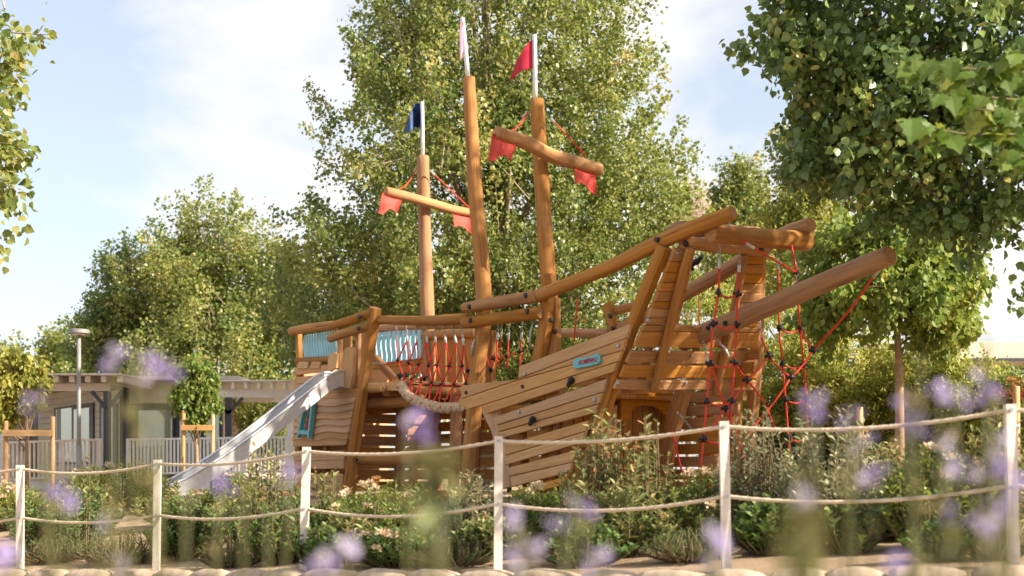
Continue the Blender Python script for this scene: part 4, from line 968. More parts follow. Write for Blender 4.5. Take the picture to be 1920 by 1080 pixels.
# red flowering bush
x = (1905 - 960) / F * 23.6; b = g0(x, 23.6)
tree('flowering_bush', 'bush with orange red tips beside the white building', 'bush', b, [b, (x, 23.6, .8), (x, 23.6, 1.6)], .03, [(Vector((x + .1, 23.6, 1.72)), (.34, .3, .12), 1)], 24, 20, .05, .022, 'diamond', 'red_berry', bark='bark_dark', twig=.25, spread=.08, limbs=6)
# posts under the hedge
for i, (px, t_, Y) in enumerate(((1612, 765, 25), (1905, 725, 23))):
    x = (px - 960) / F * Y; mb = MB(); p = thing('timber_post', ('weathered timber post in the shade under the hedge', 'weathered timber post at the end of the hedge')[i], 'post', g0(x, Y), 'posts under the hedge')
    h = CZ + (HOR - t_) / F * Y; tube(mb, [(0, 0, -.1), (.01, 0, h * .5), (0, 0, h)], .055, n=10, step=.4, wob=.04, chamfer=.01, capmi=1); mb.build('shaft', [M['plank_grey'], M['log_end']], p)
    mb = MB(); tube(mb, [(0, 0, h * .62), (0, 0, h * .66)], .062, n=10, step=1); mb.build('wire_band', M['galv'], p)

# mulberry branches reaching in close
def lobed_leaf():
    pts = [(0, 0), (.08, .14), (.02, .34), (.22, .30), (.30, .50), (.48, .30), (.62, .34), (.72, .18), (1, 0)]
    up_ = pts; dn = [(x, -y) for x, y in pts[1:-1]]
    V = [(x, y, .10 * abs(y) - .22 * x * x) for x, y in up_] + [(x, y, .10 * abs(y) - .22 * x * x) for x, y in dn]
    k = len(pts); Fc = []
    mid_ = len(V); V += [(.35, 0, -.03), (.68, 0, -.1)]
    u = list(range(k)); d_ = [0] + list(range(k, k + len(dn))) + [k - 1]
    for e in (u, d_):
        for i in range(len(e) - 1):
            c = mid_ if i < 4 else mid_ + 1
            f = (e[i], e[i + 1], c); Fc.append(f if e is d_ else f[::-1])
        f = (e[4], mid_ + 1, mid_); Fc.append(f if e is d_ else f[::-1])
    me = bpy.data.meshes.new('leaf'); me.from_pydata(V, [], Fc); me.update(); return me
lmes = []
for k in range(4):
    me = lobed_leaf(); at = me.attributes.new('tint', 'FLOAT', 'FACE'); at.data.foreach_set('value', [(.25, .5, .7, .95)[k]] * len(me.polygons)); me.materials.append(M['mulberry']); lmes.append(me)
mt = thing('mulberry_tree', 'young tree with big yellow green lobed leaves reaching in front of the dark poplar', 'tree', g0(4.15, 8.6))
B = mt.location.copy()
mb = MB(); tube(mb, [Vector((0, 0, -.1)), Vector((.02, 0, 1.5)), W(2210, 250, 8.6) - B, W(2190, -200, 8.8) - B], [.06, .05, .045, .03], n=10, step=.3, wob=.04); mb.build('trunk', M['bark_warm'], mt)
for br in ([(2205, 190), (2040, 130), (1900, 130), (1800, 128), (1710, 112)], [(2205, 330), (2040, 270), (1900, 252), (1800, 250), (1715, 228)], [(2200, 210), (2000, 195), (1880, 185), (1770, 175)], [(2200, 240), (2020, 225), (1900, 210), (1830, 205)], [(2200, 60), (2080, 20), (1980, 60), (1900, 105)], [(2205, 380), (2060, 330), (1960, 300), (1890, 290)]):
    pts = [W(x, y, 8.4 - .12 * i) - B for i, (x, y) in enumerate(br)]; mb = MB(); tube(mb, pts, [.011 - .002 * i for i in range(len(pts))], n=6, step=.1); bo = mb.build('branch', M['twig'], mt)
    Pp, _ = smooth_path(pts, [1] * len(pts), .042)
    for i, p in enumerate(Pp[4:]):
        for sd in (-1, 1):
            if rnd.random() < .08: continue
            o = mobj('leaf', lmes[rnd.choice((0, 1, 1, 2, 2, 3))], None, bo); s = rnd.uniform(.10, .165); o.scale = (s, s * rnd.uniform(.85, 1.1), s); o.location = p
            dr = Vector((-.55 + rnd.gauss(0, .4), sd * .25 + rnd.gauss(0, .2), -.6 + .55 * (sd > 0) * rnd.random() + rnd.gauss(0, .25))).normalized()
            nm = Vector((rnd.gauss(0, .35), -.75 + rnd.gauss(0, .3), .65 + rnd.gauss(0, .3))); nm = (nm - dr * nm.dot(dr)).normalized()
            o.rotation_euler = Matrix((dr, nm.cross(dr), nm)).transposed().to_euler()
            o.location = p + Vector((rnd.gauss(0, .02), rnd.gauss(0, .03), rnd.gauss(0, .02)))

# ------------------------------------------------------------------ mobile home and surroundings
M['siding'] = simple('beige_siding', (0.68, 0.63, 0.58), .7, var=.06, scale=6)
M['frame_dark'] = simple('anthracite_frame', (0.055, 0.055, 0.065), .5, var=.1)
M['white_wood'] = simple('white_painted_wood', (0.84, 0.80, 0.75), .6, var=.06)
M['beige_roof'] = simple('beige_roof_board', (0.60, 0.51, 0.42), .7, var=.08)
mg, tg, bgs = mat('window_glass'); bgs.inputs['Base Color'].default_value = (.38, .42, .41, 1); bgs.inputs['Roughness'].default_value = .04; bgs.inputs['Metallic'].default_value = .55; bgs.inputs['Specular IOR Level'].default_value = .9; M['glass'] = mg
M['curtain'] = simple('pale_curtain', (.45, .50, .50), .9, var=.1)
hm = thing('mobile_home', 'beige clapboard mobile home with dark framed windows', 'mobile home', g0(-12, 37))
HB = hm.location.copy()
def hbox(name, c, s, m, parent=None, rot=None, ch=.006): mb = MB(); box(mb, Vector(c) - HB, s, rot, ch=ch); return mb.build(name, M[m], parent or hm)
Aw, Bw = Vector((*W(228, 0, 36).xy, 0)), Vector((*W(-60, 0, 50).xy, 0)); wd = (Bw - Aw).normalized(); wn = Vector((wd.y, -wd.x, 0));
if wn.y > 0: wn = -wn
def wl(px):
    k = (px - 960) / F; t = (k * Aw.y - Aw.x) / (wd.x - k * wd.y); return Aw + wd * t
for i in range(14):
    z0 = .3 + i * .17; mb = MB(); plate(mb, [Aw + Vector((0, 0, z0)) - HB, Bw + Vector((0, 0, z0)) - HB, Bw + Vector((0, 0, z0 + .162)) - HB, Aw + Vector((0, 0, z0 + .162)) - HB], wn, .03, .01); mb.build('siding_board', M['siding'], hm)
def wbox(px0, px1, py0, py1, m, name, proud, th, parent=None):
    a, b_ = wl(px0), wl(px1); ym = (a.y + b_.y) / 2; z0, z1 = CZ + (HOR - py1) / F * ym, CZ + (HOR - py0) / F * ym
    q = [a, b_, b_, a]; zz_ = (z0, z0, z1, z1); mb = MB(); plate(mb, [q[k] + wn * proud + Vector((0, 0, zz_[k])) - HB for k in range(4)], wn, th, .004); return mb.build(name, M[m], parent or hm)
for x0, x1, y0, y1 in ((106, 180, 760, 870), (192, 224, 758, 878), (40, 66, 792, 846)):
    f = wbox(x0, x1, y0, y1, 'frame_dark', 'window', .03, .05)
    n_ = 2 if x1 - x0 > 50 else 1
    for k in range(n_):
        a_ = x0 + 5 + (x1 - x0 - 8) * k / n_; b_ = x0 + 1 + (x1 - x0 - 8) * (k + 1) / n_; wbox(a_, b_, y0 + 6, y1 - 4, 'glass', 'pane', .082, .004, f)
    wbox(x0 + 6, x0 + 14, y0 + 7, y1 - 5, 'curtain', 'curtain', .0875, .003, f)
# front with glass doors
YF = 36.4
def fx(px, Y=YF): return (px - 960) / F * Y
def fz(py, Y=YF): return CZ + (HOR - py) / F * Y
def frect(name, x0, x1, y0, y1, Y, th, m, parent=None): return hbox(name, ((fx(x0, Y) + fx(x1, Y)) / 2, Y, (fz(y0, Y) + fz(y1, Y)) / 2), (abs(fx(x1, Y) - fx(x0, Y)), th, abs(fz(y0, Y) - fz(y1, Y))), m, parent)
frect('corner_post', 226, 241, 717, 895, 36.0, .2, 'frame_dark')
frect('front_wall', 238, 420, 735, 895, 36.9, .12, 'siding')
frect('roof_fascia', 236, 420, 716, 756, 36.2, .08, 'beige_roof')
for x0, x1 in ((240, 328), (331, 378), (380, 416)):
    d_ = frect('glass_door', x0, x1, 757, 890, 36.5, .08, 'frame_dark'); frect('pane', x0 + 6, x1 - 5, 769, 883, 36.43, .02, 'glass', d_)
hbox('roof', ((fx(236) + fx(420)) / 2 - 3.5, 40, fz(716) + .06), (10.5, 8.6, .09), 'beige_roof')
hbox('back_wall', (-11, 44, 1.4), (9, .15, 2.5), 'siding')
# pergolas
pg = thing('pergola', 'white rafter pergola with dark posts beside the glass doors', 'pergola', g0(-6.5, 35)); PB = pg.location.copy()
def pbox(name, c, s, m, par, B_): mb = MB(); box(mb, Vector(c) - B_, s, None, ch=.006); return mb.build(name, M[m], par)
Yp = 34.6; zt = fz(716, Yp)
pbox('roof_sheet', ((fx(405, Yp) + fx(566, Yp)) / 2, Yp + 1.3, zt + .02), (fx(566, Yp) - fx(405, Yp), 3.0, .03), 'white_wood', pg, PB)
for k in range(7):
    x = fx(414 + k * 24, Yp); pbox('rafter', (x, Yp + 1.3, zt - .085), (.07, 2.8, .16), 'white_wood', pg, PB)
for y_ in (Yp + .25, Yp + 2.5): pbox('beam', ((fx(405, Yp) + fx(562, Yp)) / 2, y_, zt - .27), (fx(562, Yp) - fx(405, Yp), .1, .18), 'white_wood', pg, PB)
for px, m in ((425, 'frame_dark'), (541, 'white_wood')):
    x = fx(px, Yp); pbox('post', (x, Yp + .25, (zt - .36) / 2), (.15, .13, zt - .37), m, pg, PB)
    for sd in (-1, 1): mb = MB(); beam(mb, Vector((x, Yp + .22, zt - .75)) - PB, Vector((x + sd * .35, Yp + .22, zt - .37)) - PB, .07, .07, up=(0, 1, 0)); mb.build('brace', M[m], pg)
pg2 = thing('pergola', 'beige flat pergola roof over the side deck of the home', 'pergola', g0(-11, 33.5)); PB2 = pg2.location.copy()
Yq = 33.0; zt = fz(704, Yq)
pbox('roof_sheet', ((fx(60, Yq) + fx(228, Yq)) / 2, Yq + 2.2, zt + .03), (fx(228, Yq) - fx(60, Yq), 4.4, .04), 'beige_roof', pg2, PB2)
for k in range(6): pbox('rafter', (fx(72 + k * 30, Yq), Yq + 2.2, zt - .07), (.12, 4.2, .15), 'beige_roof', pg2, PB2)
pbox('beam', ((fx(20, Yq) + fx(196, Yq)) / 2, Yq + .5, zt - .24), (fx(196, Yq) - fx(20, Yq), .12, .18), 'beige_roof', pg2, PB2)
for px in (50, 190):
    x = fx(px, Yq); pbox('post', (x, Yq + .5, (zt - .34) / 2), (.15, .14, zt - .35), 'frame_dark', pg2, PB2)
    for sd in (-1, 1): mb = MB(); beam(mb, Vector((x, Yq + .45, zt - .75)) - PB2, Vector((x + sd * .35, Yq + .45, zt - .34)) - PB2, .08, .08, up=(0, 1, 0)); mb.build('brace', M['frame_dark'], pg2)
# railings: every baluster a piece
def railing(label, a, b, h, n, m='white_wood'):
    a, b = Vector(a), Vector(b); r_ = thing('deck_railing', label, 'railing', (a.x, a.y, a.z)); d = b - a; me = None; rot = math.atan2(d.y, d.x)
    for k in range(n):
        if me is None: mb = MB(); box(mb, (0, 0, h / 2), (.045, .025, h - .06), None, ch=.003); me = mb.mesh('baluster'); me.materials.append(M[m])
        o = mobj('baluster', me, None, r_, d * ((k + .5) / n)); o.rotation_euler = (0, 0, rot)
    for z, t_ in ((h, .05), (.06, .05)):
        mb = MB(); beam(mb, Vector((0, 0, z)), d + Vector((0, 0, z)), .05, t_); mb.build('rail', M[m], r_)
    for k in range(4):
        mb = MB(); q = d * (k / 3); box(mb, q + Vector((0, 0, h / 2 - .1)), (.07, .07, h + .25), None, ch=.004); mb.build('post', M[m], r_)
railing('white baluster railing in front of the glass doors and pergola', W(240, 893, 33.8), W(560, 888, 33.8), .86, 46)
railing('beige baluster railing of the side deck under the flat roof', W(-20, 905, 32.2), W(187, 897, 32.6), .88, 26, 'beige_roof')
hb = thing('deck_platform', 'low timber deck the baluster railings stand on', 'deck', g0(-8, 35)); q0 = hb.location.copy()
for k in range(9): mb = MB(); box(mb, Vector((-9.3, 33.4 + k * .36, .23)) - q0, (12, .35, .05), None, ch=.004); mb.build('deck_board', M['beige_roof'], hb)
mb = MB(); box(mb, Vector((-9.3, 33.26, .1)) - q0, (12, .04, .26), None); mb.build('deck_fascia', M['white_wood'], hb)
# lamp post
M['lamp_grey'] = simple('grey_lamp_paint', (.26, .25, .24), .55, .2, var=.1)
x = fx(148, 26); lp = thing('lamp_post', 'slim grey lamp post with flat round head', 'lamp post', g0(x, 26)); zt = fz(622, 26) - lp.location.z
mb = MB(); tube(mb, [(0, 0, -.1), (0, 0, zt - .05)], [.042, .036], n=12, step=5); mb.build('pole', M['lamp_grey'], lp)
mb = MB(); tube(mb, [(0, 0, zt - .03), (0, 0, zt + .03)], .185, n=24, step=5, chamfer=.012, smooth=False); mb.build('lamp_head', M['lamp_grey'], lp)
mb = MB(); tube(mb, [(0, 0, zt - .06), (0, 0, zt - .04)], .12, n=20, step=5); mb.build('lens', M['white_wood'], lp)
mb = MB(); tube(mb, [(0, 0, 0), (0, 0, .9)], .05, n=12, step=5); mb.build('base_sleeve', M['lamp_grey'], lp)
# far white building
wb = thing('white_building', 'long white flat roofed building beyond the hedge', 'building', g0(32, 64)); q0 = wb.location.copy()
def bb(name, c, s, m, par=None): mb = MB(); box(mb, Vector(c) - q0, s, None, ch=.01); return mb.build(name, M[m], par or wb)
M['white_wall'] = simple('white_render', (.74, .70, .65), .8, var=.04)
zt = fz(650, 60); bb('wall', (33, 64, (zt - .5) / 2), (28, 7, zt - .5), 'white_wall'); rf = bb('roof_fascia', (32.6, 63.6, zt - .28), (30, 9, .8), 'beige_roof'); bb('gutter', (32.6, 59.05, zt - .62), (30, .1, .14), 'frame_dark', rf)
for k in range(7): f = bb('window', (21.5 + k * 3, 60.46, zt - 1.2), (1.8, .1, .7), 'frame_dark'); bb('pane', (21.5 + k * 3, 60.39, zt - 1.2), (1.6, .04, .5), 'glass', f)
# staked young trees
def staked(lab, lab2, px, cy, Y, crown, stakes, bar_y, trunk_top, tint, lm):
    x = fx(px, Y); b = g0(x, Y)
    tree('young_tree', lab, 'tree', b, [b, W(px + 1, trunk_top + 60, Y), W(px, trunk_top, Y), W(px + 3, cy, Y)], .05, crown, 150, 34, .10, .055, 'lance', lm, bark='bark_warm', twig=.3, spread=.10, up=.1, hang=.9, limbs=9, tint=tint, group='staked young trees', limb_r=.45)
    s_ = thing('tree_stake_frame', lab2, 'tree stakes', g0(x, Y - .25), 'tree stakes'); B_ = s_.location.copy()
    for sx, sy in stakes:
        xx = fx(sx, Y - .25); mb = MB(); tube(mb, [Vector((xx, Y - .25, -.1)) - B_, Vector((xx + .01, Y - .25, fz(sy, Y - .25))) - B_], .037, n=10, step=.3, wob=.03, chamfer=.008); mb.build('stake', M['stake'], s_)
    mb = MB(); beam(mb, Vector((fx(stakes[0][0] - 3, Y - .3), Y - .32, fz(bar_y, Y))) - B_, Vector((fx(stakes[1][0] + 3, Y - .3), Y - .32, fz(bar_y, Y))) - B_, .045, .10); mb.build('crossbar', M['stake'], s_)
staked('young tree with weeping yellow green leaves by the side deck', 'pale timber stakes with a broad crossbar by the side deck', 50, 700, 23.5,
       [lobe(30, 700, 23.5, .38, .3, 1), lobe(15, 750, 23.5, .35, .35, 1), lobe(62, 720, 23.5, .22, .3, .6), lobe(-40, 720, 23.5, .5, .5, .8)], ((10, 790), (98, 782)), 813, 800, .75, 'yellowgreen')
staked('young tree with bright green crown in front of the glass doors', 'pair of orange timber stakes in front of the glass doors', 368, 690, 28,
       [lobe(366, 710, 28, .27, .36, 1), lobe(350, 745, 28, .14, .28, .5), lobe(386, 745, 28, .14, .25, .5), lobe(368, 785, 28, .2, .1, .25)], ((343, 770), (398, 778)), 803, 800, .35, 'young')

# ------------------------------------------------------------------ rope fence and edging
TOPX = [38, 296, 575, 935, 1357, 1893]
rf = thing('rope_fence', 'low fence of white posts joined by two sagging cream ropes', 'rope fence', (0, 9, gz(0, 9))); B = rf.location.copy(); FT = []
for i, p in enumerate(POSTS):
    if 1 <= i <= 6: t_ = W(TOPX[i - 1], POST_PX[i - 1][1], p.y)
    else: t_ = p + Vector((0, 0, .9))
    mb = MB(); hewn_ = beam(mb, p - Vector((0, 0, .15)) - B, t_ - B, .056, .056, up=(0, 1, 0), ch=.006); po = mb.build('post', M['white_post'], rf); FT.append((p, t_))
    for f_ in (.965, .5):
        q = p.lerp(t_, f_) - B + Vector((0, -.03, 0)); mb = MB(); tube(mb, [q, q + Vector((0, -.006, 0))], .012, n=8, step=1); mb.build('rope_bolt', M['galv'], po)
for (a, A_), (b, B_) in zip(FT, FT[1:]):
    for f_, sg_ in ((.965, rnd.uniform(.04, .06)), (.5, rnd.uniform(.05, .075))):
        mb = MB(); P_ = sag(a.lerp(A_, f_) - B, b.lerp(B_, f_) - B, sg_, 10); Pq, _ = smooth_path(P_, [1] * len(P_), .03)
        rings = []; L = 0
        for i, p in enumerate(Pq):
            T = (Pq[min(i + 1, len(Pq) - 1)] - Pq[max(i - 1, 0)]).normalized(); s_ = T.cross(Vector((0, 0, 1))).normalized(); q_ = T.cross(s_)
            if i: L += (Pq[i] - Pq[i - 1]).length
            rings.append([p + (s_ * math.cos(t) + q_ * math.sin(t)) * .0115 * (1 + .16 * math.cos(3 * t + L * 90)) for t in [k * math.pi / 4.5 for k in range(9)]])
        mb.add([v for r_ in rings for v in r_], [(i * 9 + k, i * 9 + (k + 1) % 9, i * 9 + 9 + (k + 1) % 9, i * 9 + 9 + k) for i in range(len(rings) - 1) for k in range(9)], None, 0, True); mb.build('rope', M['rope_cream'], rf)
# edging stones
sx = -5.2; k = 0
while sx < 3.9:
    ln = rnd.uniform(.30, .44); xm = sx + ln / 2; yf, zf = fence_at(xm); y2, z2 = fence_at(xm + .1); an = math.atan2(y2 - yf, .1); sl_ = ln / math.cos(an)
    o = thing('edging_stone', 'pale rounded edging stone below the rope fence', 'stone', (xm, yf - .13, zf - .22), 'pale stones edging the planted bed', rz=an)
    tl_ = rnd.uniform(-.012, .012); mb = MB(); V, Fc = [], []; nu, nv = 9, 7
    for i in range(nu):
        a_ = -1 + 2 * i / (nu - 1)
        for j in range(nv):
            b_ = -1 + 2 * j / (nv - 1); hgt = .205 + tl_ * a_ + .035 * (1 - abs(a_) ** 3.0) - .05 * abs(b_) ** 3 + rnd.uniform(-.005, .005)
            V.append((a_ * sl_ * .49, b_ * .10, hgt))
    Fc = [(i * nv + j, (i + 1) * nv + j, (i + 1) * nv + j + 1, i * nv + j + 1) for i in range(nu - 1) for j in range(nv - 1)]
    rim = [i * nv for i in range(nu)] + [(nu - 1) * nv + j for j in range(1, nv)] + [i * nv + nv - 1 for i in range(nu - 2, -1, -1)] + [j for j in range(nv - 2, 0, -1)]
    o_ = len(V); V += [(V[q][0], V[q][1], -.05) for q in rim]
    Fc += [(rim[(q + 1) % len(rim)], rim[q], o_ + q, o_ + (q + 1) % len(rim)) for q in range(len(rim))]
    mb.add(V, Fc, None, 0, True); me = mb.mesh('edging_stone'); bpy.data.objects.remove(o)
    o = mobj('edging_stone', me, M['stone'], None, (xm, yf - .13, zf - .22)); o.rotation_euler = (0, 0, an); tag(o, 'pale rounded edging stone below the rope fence', 'stone', 'pale stones edging the planted bed')
    sx += ln; k += 1

# ------------------------------------------------------------------ planted bed
G = 'shrubs planted behind the rope fence'
PH = dict(stems=72, per=20, L=.095, Wd=.034, leafm='photinia', tip=.55, start=.15, group=G)
PI = dict(stems=150, per=20, L=.078, Wd=.024, leafm='pitto', tip=.3, start=.12, group=G)
SI = dict(stems=92, per=22, L=.065, Wd=.024, leafm='silver', tip=.3, start=.06, group=G)
FE = dict(stems=120, per=34, L=.035, Wd=.006, leafm='fern', start=.1, tip=.3, curve=.6, group=G)
DK = dict(stems=105, per=19, L=.075, Wd=.040, leafm='dark_leaf', tip=.25, start=.06, group=G)
def sh(label, px, ty, w_, Y, base, **kw): d_ = dict(base); d_.update(kw); return shrub(label, px, ty, w_, Y, **d_)
sh('bushy green shrub behind the first white post, near the stakes', 105, 905, 190, 13.8, DK)
sh('sunny yellow green shrub between the staked tree and the slide', 225, 865, 200, 16.5, PI, leafm='hedge', flowers=8)
sh('pale flowering shrub at the foot of the timber stakes', 30, 905, 130, 15.5, PI, leafm='hedge', flowers=9)
sh('low feathery tuft at the foot of the first white post', 100, 1000, 130, 12.9, FE)
sh('low feathery tuft midway between first and second white post', 225, 990, 150, 12.5, FE)
sh('dark glossy shrub standing just behind the second white post', 345, 925, 120, 12.4, DK)
sh('olive shrub under the lower end of the slide', 335, 915, 170, 14.6, PH, leafm='photinia', stems=44)
sh('loose pale shrub beside the sandy gap below the slide', 160, 850, 80, 13.2, PH, stems=12, leafm='dark_leaf')
sh('tall sparse shrub with upright shoots under the slide', 500, 828, 150, 11.9, PH, stems=48)
sh('bushy shrub with red shoots at the third white post', 535, 930, 130, 11.2, DK, flowers=3, fm='red_berry', fr=.026, stems=90)
sh('thin photinia shoots in front of the wavy planks', 615, 845, 90, 11.4, PH, stems=9)
sh('dense bright shrub with cream flowers below the boarding net', 735, 898, 230, 11.3, PI, stems=170, flowers=7)
sh('small leafy shrub beside the sandy patch at the third post', 600, 985, 90, 10.5, DK, stems=44)
sh('silvery shrub in front of the middle mast foot', 885, 880, 110, 10.8, SI)
sh('feathery tuft in front of the dense bright shrub', 860, 1000, 150, 10.1, FE)
sh('low dark leafy clump under the cream flowers', 750, 990, 170, 10.4, DK, flowers=5)
sh('flowering shrub below the hull planks', 1005, 905, 170, 11.0, PI, flowers=7)
sh('tall photinia with pale new leaves before the raked stem', 1130, 752, 150, 10.6, PH, stems=60, per=17)
sh('slender photinia beside the leaning leg', 1210, 775, 110, 10.4, PH, stems=34, per=16)
sh('sparse dark shrub on bare soil between fourth and fifth post', 1090, 965, 170, 9.7, DK, stems=50)
sh('leafy shrub at the foot of the stem post', 1180, 900, 150, 10.1, PH, stems=64)
sh('dense flowering shrub beside the fifth white post', 1320, 880, 220, 10.4, PI, stems=150, flowers=8)
sh('feathery low plant left of the fifth white post base', 1290, 990, 150, 9.4, FE)
sh('silvery shrub behind the fifth white post', 1425, 760, 160, 10.2, SI, stems=95)
sh('tall grey green shrub below the rope ladders', 1560, 735, 170, 9.9, PH, leafm='silver', stems=60)
sh('dark green clump at the fifth white post', 1440, 930, 130, 9.5, DK)
sh('sparse reddish shrub on the sandy slope', 1590, 930, 130, 9.4, DK, stems=44, tint=.6)
sh('leafy shrub with hanging cream flowers between the last two posts', 1735, 835, 170, 9.3, DK, leafm='pitto', flowers=8, stems=90)
sh('tall mixed shrub behind the last white post', 1865, 760, 140, 9.4, PH, stems=70)
sh('low sparse plant near the last white post', 1760, 975, 120, 8.6, DK, stems=46)
sh('low bush at the base of the last white post', 1870, 960, 130, 8.5, FE, stems=80)
sh('small feathery plant beside the sandy gap', 430, 1000, 110, 11.5, FE, stems=70)
sh('leafy plant at the near end of the sandy gap', 460, 930, 100, 12.6, DK, stems=46)

sh('bronze tipped shrub between the second post and the slide leg', 400, 950, 90, 13.4, PH)
sh('rounded green shrub in front of the wavy stern planks', 640, 925, 130, 12.2, DK, leafm='pitto')
sh('thick leafy shrub between third post and the bright flowering one', 655, 955, 120, 10.9, PH)
sh('green shrub at the foot of the fourth white post', 925, 960, 130, 10.3, DK, leafm='photinia')
sh('full green shrub below the lowest hull planks', 1065, 915, 150, 11.4, DK, leafm='pitto')
sh('yellow green shrub before the leaning leg of the bow', 1260, 905, 140, 10.9, PH, leafm='pitto')
sh('broad mixed shrub behind the fifth rope span', 1500, 850, 170, 10.8, DK, leafm='photinia')
sh('leafy shrub behind the tall grey green one', 1640, 800, 150, 10.9, PH)
sh('dense green shrub under the blurred violet spikes', 1690, 900, 130, 10.2, DK)
sh('rounded shrub near the timber post under the hedge', 1800, 850, 140, 10.4, DK, leafm='pitto')
sh('bushy olive shrub beside the lamp post foot', 165, 905, 140, 14.6, PH)
sh('pale green shrub between second and third post', 440, 890, 120, 14.8, PI, flowers=3)
# ------------------------------------------------------------------ flowers close to the camera
def sage(label, spikes, root_px, Y, green=False):
    Y *= 1.75
    x = (root_px - 960) / F * Y; b = Vector((x, Y, gz(x, Y))); root = thing('sage_plant', label, 'flower', b, 'flowering sage close to the path')
    for (px, py, n, sp, tint) in spikes:
        yy = Y + rnd.uniform(-.1, .15); tp_ = W(px, py, yy) - b
        s0 = Vector((rnd.uniform(-.04, .04), rnd.uniform(-.04, .04), 0)); md = s0.lerp(tp_, .55) + Vector((rnd.uniform(-.02, .02), 0, .03))
        mb = MB(); tube(mb, [s0, md, tp_ + Vector((0, 0, .012))], [.0055, .0045, .002], n=5, step=.1); stm = mb.build('stem', M['sage_leaf'], root)
        if n:
            n = max(5, int(n * .72)); h = sp; pos = np.array([tuple(tp_)] * n) + np.stack([rng.normal(0, .0065, n), rng.normal(0, .0065, n), rng.uniform(-.5, .5, n) * h], 1)
            ax = rdir(n) + np.array([0, 0, .3]); n = len(pos); Lq = rng.uniform(.009, .014, n)
            mobj('flower_spike', leaf_mesh('flower_spike', pos, ax, rdir(n), Lq, Lq * .75, 'lance', np.clip(.2 + .8 * tint + rng.normal(0, .2, n), 0, 1)), M['purple' if n > 0 else 'sage_leaf'], stm)
        nl = 14; ts = rng.uniform(.35, .97, nl); P0 = np.array([tuple((s0.lerp(md, t)).lerp(md.lerp(tp_, t), t)) for t in ts])
        Lq = rng.uniform(.012, .034, nl); mobj('leaves', leaf_mesh('leaves', P0, rdir(nl) + np.array([0, 0, .4]), rdir(nl), Lq, Lq * .32, 'lance', rng.random(nl)), M['sage_leaf'], stm)
    return root
sage('blurred purple flower spikes before the roof of the mobile home', [(215, 672, 16, .02, .7), (305, 695, 20, .02, .3), (255, 650, 0, .02, .3), (268, 690, 14, .03, .95)], 285, .95)
sage('blurred violet flower below the staked tree and side deck', [(130, 930, 26, .02, .3), (190, 980, 8, .02, .9), (85, 860, 0, .02, 0), (70, 770, 8, .03, .2)], 130, .95)
sage('blurred pink violet flower in the lower corner by the first post', [(6, 1045, 24, .02, .5), (30, 985, 0, .02, 0)], 10, .85)
sage('blurred violet spike beside the slide leg', [(412, 905, 24, .028, .15), (350, 960, 0, .02, 0), (230, 1060, 10, .02, .9)], 370, 1.0)
sage('blurred lilac flower in front of the third white post', [(545, 888, 20, .02, .4), (500, 960, 0, .02, 0), (455, 900, 0, .02, 0)], 520, 1.05)
sage('blurred lilac flowers low beside the third post base', [(650, 1025, 22, .018, .9), (600, 1058, 14, .018, .8)], 640, .9)
sage('blurred violet flower and thick green bud before the foot rail', [(795, 805, 26, .024, .2), (765, 790, 8, .02, .8)], 800, 1.0)
sage('cluster of blurred lilac flowers before the fourth span of rope', [(965, 975, 18, .02, .7), (1000, 1020, 22, .02, .9), (1052, 985, 14, .02, .8), (1105, 955, 20, .02, .4), (960, 1050, 18, .02, .8), (1120, 1055, 14, .02, .5), (1080, 930, 0, .02, 0)], 1030, .9)
sage('blurred flower heads at the foot of the fifth white post', [(1340, 1010, 20, .018, .6), (1320, 990, 0, .01, 0), (1345, 1050, 6, .02, 1.)], 1340, .85)
sage('blurred lilac bud on green stalk between the last two posts', [(1500, 950, 18, .014, .9), (1495, 900, 0, .02, 0)], 1505, .8)
sage('tall blurred violet spikes before the hedge and rope', [(1525, 765, 20, .026, .25), (1610, 835, 18, .026, .75), (1640, 895, 26, .022, .55), (1600, 780, 8, .02, .3), (1500, 800, 0, .02, 0)], 1600, .95)
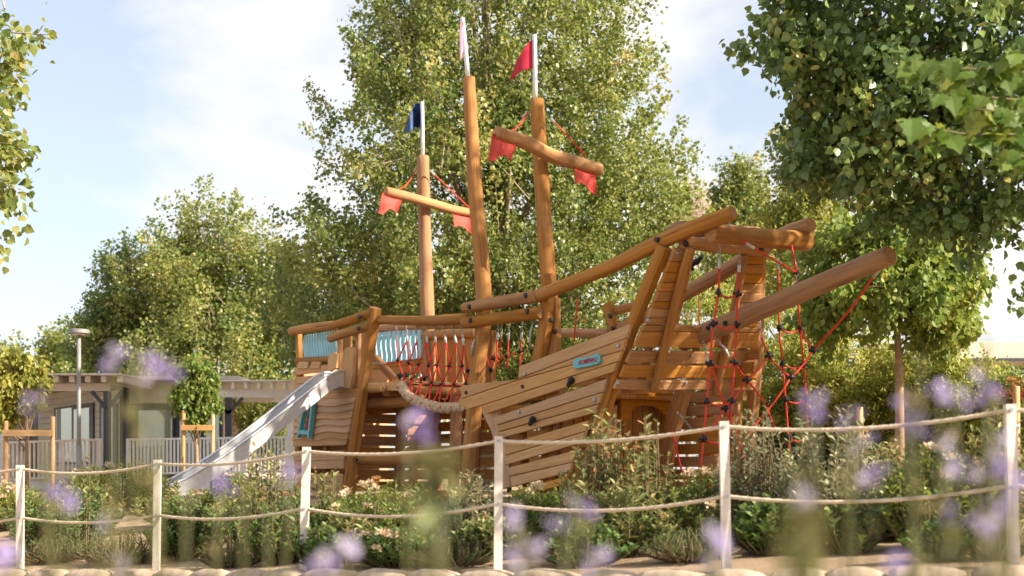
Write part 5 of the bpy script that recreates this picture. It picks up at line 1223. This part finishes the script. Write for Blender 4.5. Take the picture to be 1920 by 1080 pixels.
sage('bright violet spikes before the dark gap under the hedge', [(1697, 750, 22, .02, .7), (1712, 800, 26, .03, .15), (1765, 735, 20, .02, .6), (1790, 745, 12, .02, .9), (1770, 830, 12, .03, .95), (1730, 690, 0, .02, 0)], 1730, .95)
sage('violet spike reaching highest by the white building', [(1852, 725, 26, .024, .35), (1850, 650, 0, .02, 0), (1795, 880, 20, .02, .6), (1830, 890, 8, .02, .95)], 1840, 1.0)
sage('blurred violet spikes crossing the last white post', [(1880, 870, 20, .03, .3), (1905, 920, 16, .02, .6), (1875, 960, 22, .022, .35), (1840, 985, 14, .02, .6), (1870, 830, 10, .02, .9)], 1880, .9)
sage('low blurred violet flower under the last rope span', [(1675, 1050, 16, .014, .4), (1785, 965, 10, .02, .6), (1730, 1020, 0, .02, 0)], 1690, .85)
# the thick green seed heads
def budstalk(label, px, py, Y, r_, h_):
    Y *= 1.3
    x = (px - 960) / F * Y; b = Vector((x, Y, gz(x, Y))); root = thing('seed_head', label, 'plant', b); t_ = W(px, py, Y) - b
    mb = MB(); tube(mb, [(0, 0, 0), t_ * .6 + Vector((.003, 0, 0)), t_], [.006, .0055, .005], n=8, step=.1); mb.build('stalk', M['sage_leaf'], root)
    n = 120; d = rdir(n); mobj('head', leaf_mesh('head', np.array([tuple(t_)] * n) + d * np.array([r_, r_, h_]), d + np.array([0, 0, .6]), rdir(n), np.full(n, .014), np.full(n, .006), 'lance', rng.random(n) * .5), M['sage_leaf' if h_ < .02 else 'fern'], root)
    nl = 7; P0 = np.array([tuple(t_ - Vector((0, 0, .004 + .006 * k))) for k in range(nl)]); mobj('bracts', leaf_mesh('bracts', P0, rdir(nl) * np.array([1, 1, .2]) + np.array([0, 0, -.8]), rdir(nl), np.full(nl, .04), np.full(nl, .010), 'lance', rng.random(nl)), M['fern'], root)
budstalk('blurred green seed head on a thick stalk below the boarding net', 822, 872, 1.05, .012, .006)
budstalk('blurred dark green bud on a stalk between fifth and last post', 1503, 1010, .8, .010, .018)
